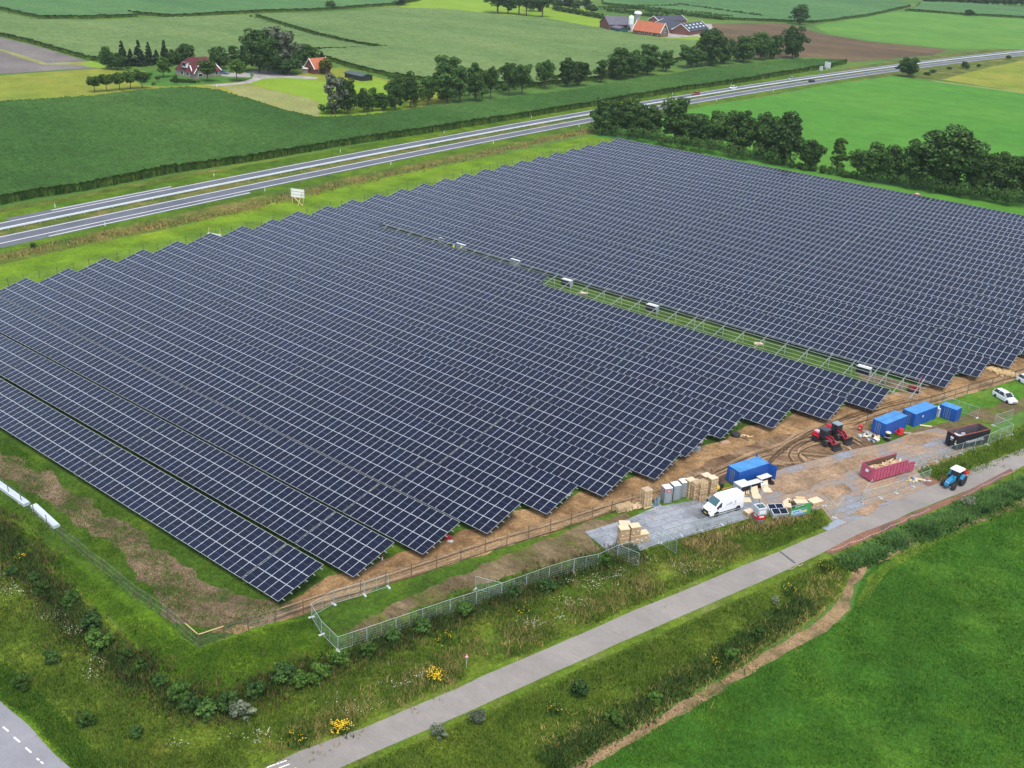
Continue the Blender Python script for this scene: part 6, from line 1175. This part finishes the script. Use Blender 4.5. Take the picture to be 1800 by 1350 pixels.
for c, dd in (((-2.45, -.75, 1.6), (1.06, .05, .5)), ((-2.45, .75, 1.6), (1.06, .05, .5)), ((-1.95, 0, 1.6), (.05, 1.45, .5))): b.box(c, dd, RB)
b.box((-2.97, 0, 1.5), (.05, 1.45, .3), RB); b.build('tipping_box', t); MB().tube((-1.5, .3, .8), (-2.3, .3, 1.3), .05, BLACK).tube((-1.5, -.3, .8), (-2.3, -.3, 1.3), .05, BLACK).build('hitch', t)
# wheel loaders
LRED = mat('loader_red', (.40, .012, .03), .4, var=.06); LPINK = mat('faded_red_hood', (.62, .36, .42), .4)
def loader(label, bucket, back, roof, shift=Vector((0, 0, 0)), hood=LPINK):
    A, B = G(*bucket), G(*back); d = (A-B).normalized(); t = thing('wheel_loader', label, 'wheel loader', (A+B)/2+shift, math.atan2(d.y, d.x), 'red wheel loaders')
    for s in (-1, 1):
        for x in (-1.25, .75): wheel(t, (x, s*.78, .52), .52, .4, CHROME)
        MB().side([(.3, 1.55), (1.1, 1.5), (2.35, .45), (2.2, .3), (1., 1.25), (.3, 1.3)], s*.38-.07, s*.38+.07, LRED).build('lift_arm', t); MB().tube((.5, s*.38, .9), (1.5, s*.38, 1.0), .06, CHROME).build('cylinder', t)
        MB().box((-1.25, s*.78, 1.12), (1.2, .42, .08), LRED).build('mudguard', t); MB().box((-2.2, s*.5, 1.15), (.06, .2, .14), mat('orange_lamp', (.7, .2, .02), .4)).build('lamp', t)
    MB().loft([[(x, -w, z0), (x, -w, z1-.12), (x, -w*.75, z1), (x, w*.75, z1), (x, w, z1-.12), (x, w, z0)] for x, w, z0, z1 in ((-2.25, .5, .6, 1.25), (-1.9, .6, .55, 1.45), (-.7, .62, .55, 1.55))], LRED).build('engine_cover', t)
    MB().box((-1.45, 0, 1.56), (1.1, .85, .05), hood, ry=R(4)).build('hood_panel', t); MB().box((-.1, 0, .7), (3.6, .7, .45), BLACK).build('chassis', t)
    MB().loft([[(x, -w, z0), (x, w, z0), (x, w*.88, z1), (x, -w*.88, z1)] for x, w, z0, z1 in ((-.72, .62, 1.1, 2.4), (.05, .62, 1.1, 2.42), (.42, .55, 1.1, 2.3))], CARG).build('cab', t)
    b = MB()
    for x in (-.7, .02, .42):
        for s in (-1, 1): b.tube((x, s*.63, 1.0), (x, s*.56, 2.4), .045, BLACK, 5)
    b.build('cab_frame', t); MB().box((-.17, 0, 2.48), (1.35, 1.3, .16), roof, taper=.88).build('cab_roof', t)
    MB().side([(2.2, .12), (2.95, .08), (3.0, .14), (2.45, .3), (2.35, .75), (2.5, .95), (2.3, .98), (2.1, .7)], -.95, .95, BLACK).build('bucket', t); MB().box((2.2, 0, .75), (.25, .9, .5), LRED).build('quick_coupler', t)
    return t
loader('red wheel loader with dark cab roof, the nearer of two', (1467, 789), (1430, 770), mat('dark_cab_roof', (.04, .05, .065), .4))
loader('red loader with grey cab roof standing behind the nearer one', (1487, 778), (1452, 760), mat('grey_cab_roof', (.22, .27, .32), .4), hood=LRED)
# people on the green strip
SKIN = mat('skin', (.5, .3, .2), .6); HIVIS = mat('hi_vis_yellow', (.62, .75, .03), .6); TROUS = mat('dark_trousers', (.03, .035, .05), .8)
def person(label, pos, ang, arm):
    V = [(0, 0, .95), (0, 0, 1.2), (0, 0, 1.42), (0, 0, 1.55), (.02, 0, 1.70), (0, .1, .92), (.03, .12, .5), (0, .13, .08), (.14, .13, .04), (0, -.1, .92), (-.03, -.12, .5), (-.06, -.13, .08), (.08, -.13, .04), (0, .2, 1.4), (.05, .28, 1.12), (.25, .26, arm), (0, -.2, 1.4), (.05, -.28, 1.12), (.25, -.24, arm)]
    E_ = [(0, 1), (1, 2), (2, 3), (3, 4), (0, 5), (5, 6), (6, 7), (7, 8), (0, 9), (9, 10), (10, 11), (11, 12), (2, 13), (13, 14), (14, 15), (2, 16), (16, 17), (17, 18)]
    Rr = [.14, .14, .15, .06, .10, .09, .065, .045, .04, .09, .065, .045, .04, .07, .05, .035, .07, .05, .035]
    me = bpy.data.meshes.new('person'); me.from_pydata(V, E_, []); o = obj('person', me); sk = o.modifiers.new('skin', 'SKIN')
    for i, r_ in enumerate(Rr): me.skin_vertices[0].data[i].radius = (r_, r_) if me.skin_vertices else (r_, r_)
    o.modifiers.new('sub', 'SUBSURF').levels = 1; me.materials.append(TROUS); o.location = pos; o.rotation_euler = (0, 0, ang); tag(o, label, 'person', 'workers in yellow jackets')
    MB().lathe([(.16, .9), (.2, .95), (.21, 1.2), (.23, 1.42), (.14, 1.5), (.08, 1.52)], HIVIS, 12).build('jacket', o, smooth=True); MB().lathe([(.001, 1.84), (.08, 1.82), (.13, 1.74), (.14, 1.70), (.001, 1.7)], WPAINT, 12).build('helmet', o, smooth=True)
    MB().lathe([(.02, 1.55), (.085, 1.6), (.1, 1.68), (.08, 1.74), (.001, 1.75)], SKIN, 10, (.015, 0, 0)).build('face', o, smooth=True)
    for s in (-1, 1): MB().tube((0, s*.21, 1.42), (.06, s*.3, 1.12), .075, HIVIS, 8, .06).tube((.06, s*.3, 1.12), (.24, s*.27, arm+.02), .06, HIVIS, 8, .045).build('sleeve', o)
for i, (u, v) in enumerate(((797, 442), (811, 443))):
    person(['worker in yellow jacket on the left, between rack rows', 'worker in yellow jacket on the right, between rack rows'][i], G(u, v), [0.2, 3.0][i], 1.15)

# ---------------------------------------------------------------- buildings
BRICK = ground_mat('red_brick', [(.3, (.16, .075, .06)), (.7, (.22, .11, .085))], (.9, 1.1), .3, 6., bump=.2, mid=.05); GBRICK = ground_mat('grey_brick', [(.3, (.25, .21, .20)), (.7, (.33, .28, .27))], (.9, 1.1), .3, 6., bump=.2, mid=.05)
ORAN = ground_mat('orange_roof_tiles', [(.3, (.36, .115, .065)), (.7, (.46, .16, .09))], (.85, 1.15), .3, 4., bump=.3, mid=.08); MARO = ground_mat('maroon_roof_tiles', [(.3, (.09, .03, .035)), (.7, (.13, .045, .045))], (.85, 1.15), .3, 4., bump=.3, mid=.08)
SLATE = ground_mat('slate_blue_roof', [(.3, (.07, .10, .15)), (.7, (.10, .14, .19))], (.9, 1.1), .3, 3., bump=.2, mid=.06); DARKR = ground_mat('dark_roof', [(.3, (.05, .055, .075)), (.7, (.08, .085, .11))], (.9, 1.1), .3, 3., bump=.2, mid=.06)
DK = mat('dark_opening', (.02, .022, .028), .5); SKYL = mat('skylight', (.55, .65, .72), .3)
def gable(name, label, c0, c1, c2, eave, ridge, wall, roof, L=None, Wd=None, edge=None, wins=(), doors=(), skyl=0, chim=False, hip=0., cat='house', over=.4, group=None, gwin=0):
    """c0 near corner, c1 along the ridge direction, c2 across"""
    A, a, l_, w_, s = frame3(c0, c1, c2); L = L or l_; Wd = Wd or w_; t = thing(name, label, cat, A, a, group); e = .15
    b = MB(); P = [(0, 0), (L, 0), (L, s*Wd), (0, s*Wd)]
    b.prism(P if s > 0 else P[::-1], 0, eave, wall)
    for x in (0, L): b.add([(x, 0, eave), (x, s*Wd, eave), (x, s*Wd/2, ridge-.1), (x+(.2 if x == 0 else -.2), 0, eave), (x+(.2 if x == 0 else -.2), s*Wd, eave), (x+(.2 if x == 0 else -.2), s*Wd/2, ridge-.1)], [(0, 1, 2), (5, 4, 3), (0, 3, 4, 1), (1, 4, 5, 2), (2, 5, 3, 0)], wall) if not hip else None
    b.build('wall', t)
    r = MB(); sl = (ridge-eave)/(Wd/2); th = .22
    for k in (0, 1):
        y0, z0 = (-over, eave-over*sl) if k == 0 else (Wd+over, eave-over*sl); ym = Wd/2
        V = [(-over, s*y0, z0), (L+over, s*y0, z0), (L+over-hip, s*ym, ridge), (-over+hip, s*ym, ridge)]
        r.add(V+[(x, y, z-th) for x, y, z in V], [(0, 1, 2, 3), (7, 6, 5, 4), (0, 4, 5, 1), (1, 5, 6, 2), (2, 6, 7, 3), (3, 7, 4, 0)], roof)
    if hip:
        for x, sx in ((-over, 1), (L+over, -1)): r.add([(x, -s*over, eave-over*sl), (x, s*(Wd+over), eave-over*sl), (x+sx*hip, s*Wd/2, ridge)], [(0, 1, 2)], roof)
    ro = r.build('roof', t)
    if edge:
        for x in (-over-.05, L+over+.05):
            g = MB()
            for y in (-over, Wd+over): g.tube((x, s*y, eave-over*sl), (x, s*Wd/2, ridge+.02), .22, edge, 4)
            g.build('bargeboard', t)
    for i in range(skyl):
        for f in (.35, .7): MB().box((L*(i+.7)/(skyl+.4), s*Wd/2*(1-f) if False else s*Wd/2*f, eave+(ridge-eave)*f+.12), (L*.06+.5, Wd*.10, .06), SKYL, rx=s*math.atan(sl)).build('skylight', ro)
    if chim: MB().box((L*.4, s*Wd/2, ridge+.3), (.7, .7, 1.1), BRICK).build('chimney', ro)
    for x, z, w_, h_ in wins:
        o = MB().box((x*L, -s*.04, z), (w_, .1, h_), WPAINT).build('window', t); MB().box((x*L, -s*.1, z), (w_-.25, .04, h_-.25), DK).build('pane', o)
    for x, w_, h_ in doors: MB().box((x*L, -s*.05, h_/2), (w_, .12, h_), DK).build('door', t)
    for i in range(gwin):
        o = MB().box((L+.04, s*Wd*(i+1)/(gwin+1), 1.6), (.1, 1.3, 1.3), WPAINT).build('window', t); MB().box((L+.1, s*Wd*(i+1)/(gwin+1), 1.6), (.04, 1.05, 1.05), DK).build('pane', o)
        o = MB().box((L+.04, s*Wd*(.25+.5*(i+1)/(gwin+1)), eave+1.6), (.1, 1., 1.2), WPAINT).build('window', t)
    return t, L, Wd, s
t, L, Wd, s = gable('farmhouse', 'farmhouse with maroon half hipped roof and white bargeboards', (340, 138), (387.6, 133.5), (317, 130.4), 2.8, 8., GBRICK, MARO, hip=2.6, chim=True, wins=((.2, 1.5, 1.6, 1.6), (.5, 1.5, 2., 1.6), (.85, 1.5, 1.4, 1.6)), doors=((.34, 1., 2.1),))
g = MB(); 
for x0, y0, x1, y1 in ((-.45, -.4, 2.6, .25), (L+.45, -.4, L-2.6, .25)): g.tube((x0, s*y0, 2.6), (x0+(x1-x0)*.32, s*Wd*.2, 5.2), .28, WPAINT, 4)
g.build('bargeboard', t); fr = thing('x', '', '') if False else None
b = MB(); gx = L*.18; b.prism([(gx-3, -1.8*s), (gx+3, -1.8*s), (gx+3, 0), (gx-3, 0)] if s > 0 else [(gx-3, 0), (gx+3, 0), (gx+3, -1.8*s), (gx-3, -1.8*s)], 0, 3., GBRICK)
b.add([(gx-3, -1.8*s, 3), (gx+3, -1.8*s, 3), (gx, -1.8*s, 6.6)], [(0, 1, 2)], GBRICK); b.build('front_gable', t)
r = MB()
for k in (-1, 1): V = [(gx+k*3.6, -2.4*s, 2.4), (gx, -2.4*s, 6.9), (gx, 3.6*s, 6.9), (gx+k*3.6, 1.*s, 2.4)]; r.add(V+[(x, y, z-.25) for x, y, z in V], [(0, 1, 2, 3), (7, 6, 5, 4), (0, 4, 5, 1), (1, 5, 6, 2), (2, 6, 7, 3), (3, 7, 4, 0)], MARO)
rg = r.build('gable_roof', t); g = MB()
for k in (-1, 1): g.tube((gx+k*3.7, -2.45*s, 2.3), (gx, -2.45*s, 7.0), .2, WPAINT, 4)
g.build('bargeboard', t); o = MB().box((gx, -1.86*s, 1.5), (2.4, .1, 1.6), WPAINT).build('window', t); MB().box((gx, -1.93*s, 1.5), (2., .05, 1.2), DK).build('pane', o)
for side_ in (1,):   # dormer on the left slope
    b = MB().box((.9, s*Wd*.45, 5.2), (2.4, 3.4, 2.2), WPAINT); b.build('dormer', t); MB().box((.6, s*Wd*.45, 6.4), (3.2, 3.8, .2), MARO, ry=R(-14)).build('dormer_roof', t); MB().box((-.34, s*Wd*.45, 5.3), (.06, 2.8, 1.2), DK).build('dormer_window', t)
for k in (.3, .62): o = MB().box((-.05, s*Wd*k, 1.5), (.12, 2.2, 1.8), WPAINT).build('window', t); MB().box((-.13, s*Wd*k, 1.5), (.05, 1.8, 1.4), DK).build('pane', o)
t, L, Wd, s = gable('barn', 'small brick barn with orange tiled roof behind the grove', (554, 131), (585, 128), (539, 127.5), 2.8, 6.9, BRICK, ORAN, L=9, Wd=7.6, edge=WPAINT, wins=((.3, 1.6, 1.2, 1.2),), cat='barn')
MB().box((-.06, s*Wd*.5, 1.8), (.1, 1.2, 1.6), DK).build('window', t); MB().box((-.06, s*Wd*.5, 5.2), (.1, .9, 1.1), DK).build('window', t)
gable('shed', 'low dark open sided shed with greenish roof by the lime meadow', (606, 136), (636, 143), (600, 134), 2.4, 3.2, DK, mat('green_grey_roof', (.06, .09, .09), .8), Wd=6., cat='shed')
gable('carport', 'white roofed lean to beside the brick barn', (531, 128), (541, 128.5), (529, 126), 2.2, 2.8, GBRICK, mat('white_sheet_roof', (.66, .68, .68), .6), Wd=5, cat='carport')
gable('barn', 'long barn with slate blue roof at the left of the far farm', (1070, 53), (1107, 53.5), (1056.5, 48), 4., 8.6, BRICK, SLATE, cat='barn', doors=((.6, 9., 4.), (.88, 5., 4.)))
gable('shed', 'small green walled shed before the slate blue barn', (1088, 56.5), (1069, 52), (1092, 55), 2.4, 3.6, mat('green_sheet', (.03, .10, .08), .6), SLATE, Wd=7., cat='shed')
t, L, Wd, s = gable('farmhouse', 'large farmhouse with bright orange roof at the far farm', (1159.6, 65.5), (1112, 59), (1182, 65.5), 3., 8.8, BRICK, ORAN, edge=WPAINT, wins=((.1, 1.8, 1.8, 2.), (.3, 1.8, 1.6, 1.6), (.45, 1.8, 1.6, 1.6), (.6, 1.8, 1.6, 1.6), (.75, 1.8, 1.6, 1.6)), doors=((.2, 1.4, 2.4),), chim=True)
for k in (.36, .5, .64): o = MB().box((-.05, s*Wd*k, 4.6), (.1, 1.3, 1.6), WPAINT).build('window', t); MB().box((-.12, s*Wd*k, 4.6), (.05, 1., 1.3), DK).build('pane', o)
for k in (.3, .65): o = MB().box((-.05, s*Wd*k, 2.), (.1, 2.2, 1.6), WPAINT).build('window', t); MB().box((-.12, s*Wd*k, 2.), (.05, 1.9, 1.3), DK).build('pane', o)
gable('barn', 'dark roofed barn with white edge right behind the orange roof', (1180, 59), (1150, 52), (1204, 55), 3.2, 7., BRICK, DARKR, edge=WPAINT, cat='barn', L=30)
gable('barn', 'brick gabled barn with skylights in its dark roof at the right', (1211, 62.5), (1238, 58), (1183, 59), 3., 7.2, BRICK, DARKR, edge=WPAINT, skyl=5, cat='barn', L=34)
gable('barn', 'rear barn with dark flat pitched roof and white gable edge', (1158, 45), (1206, 43), (1145, 42), 3.4, 6.2, BRICK, DARKR, edge=WPAINT, cat='barn')
t = thing('silo', 'white cone bottomed feed silo beside the slate blue barn', 'silo', G(1108, 54)); MB().lathe([(.2, 1.6), (1.8, 4.4), (1.9, 9.), (1.2, 10.), (.2, 10.3)], WPAINT, 14).build('tank', t)
for x, y in ((1.4, 1.4), (-1.4, 1.4), (1.4, -1.4), (-1.4, -1.4)): MB().tube((x, y, 0), (x, y, 5), .12, GALV, 5).build('leg', t)
t = thing('silo', 'tall grey tower silo with white cap between barn and farmhouse', 'silo', G(1119, 53)); MB().lathe([(1.7, 0), (1.7, 11.)], mat('grey_tower', (.3, .31, .33), .7), 14).build('tower', t); MB().lathe([(2.8, 11.), (2.8, 12.), (1.6, 12.8), (.2, 13.)], WPAINT, 14).build('cap', t)
gable('house', 'slate roofed brick house among trees at the upper edge', (1003, 12.5), (968, 9), (1012, 11), 3.5, 9.5, BRICK, SLATE, edge=WPAINT, wins=((.3, 2, 1.6, 1.6), (.6, 2, 1.6, 1.6)))
gable('shed', 'low white walled shed right of the slate roofed house', (1026, 14), (1042, 13.5), (1024, 12), 3., 4.4, WPAINT, mat('pale_pink_roof', (.5, .42, .38), .7), Wd=8, cat='shed')
# a horse on the paddock
def horse(label, uv, ang, m_):
    V = [(0, 0, 1.25), (.55, 0, 1.3), (-.55, 0, 1.3), (.85, 0, 1.35), (1.15, 0, 1.0), (1.35, 0, .7), (1.55, 0, .5), (.6, .17, .85), (.62, .17, .45), (.6, .17, .05), (.6, -.17, .85), (.58, -.17, .45), (.6, -.17, .05), (-.65, .18, .9), (-.78, .18, .5), (-.7, .18, .05), (-.65, -.18, .9), (-.78, -.18, .5), (-.7, -.18, .05), (-.85, 0, 1.2), (-.95, 0, .7)]
    E_ = [(0, 1), (0, 2), (1, 3), (3, 4), (4, 5), (5, 6), (1, 7), (7, 8), (8, 9), (1, 10), (10, 11), (11, 12), (2, 13), (13, 14), (14, 15), (2, 16), (16, 17), (17, 18), (2, 19), (19, 20)]
    Rr = [.33, .3, .3, .2, .14, .13, .08, .12, .07, .06, .12, .07, .06, .14, .08, .06, .14, .08, .06, .07, .04]
    me = bpy.data.meshes.new('horse'); me.from_pydata(V, E_, []); o = obj('horse', me); o.modifiers.new('skin', 'SKIN')
    for i, r_ in enumerate(Rr): me.skin_vertices[0].data[i].radius = (r_, r_)
    o.modifiers.new('sub', 'SUBSURF').levels = 1; me.materials.append(m_); o.location = G(*uv); o.rotation_euler = (0, 0, ang); tag(o, label, 'horse')
horse('pale horse grazing at the left end of the dry paddock', (381, 156), -.5, mat('pale_coat', (.5, .44, .4), .7))
# ---------------------------------------------------------------- air
hz = MB().box((-900, 2200, 44), (6400, 7000, 92), mat('haze_surface', (1, 1, 1))).mesh('haze'); hz.materials.clear()
hm = bpy.data.materials.new('haze'); hm.use_nodes = True; ht = hm.node_tree; ht.nodes.remove(ht.nodes['Principled BSDF'])
pv = nd(ht, 'VolumePrincipled'); pv.inputs['Color'].default_value = (.78, .88, 1., 1); pv.inputs['Density'].default_value = HAZE; ht.links.new(pv.outputs[0], ht.nodes['Material Output'].inputs['Volume']); hz.materials.append(hm)
if HAZE > 0: tag(obj('haze', hz), kind='stuff')
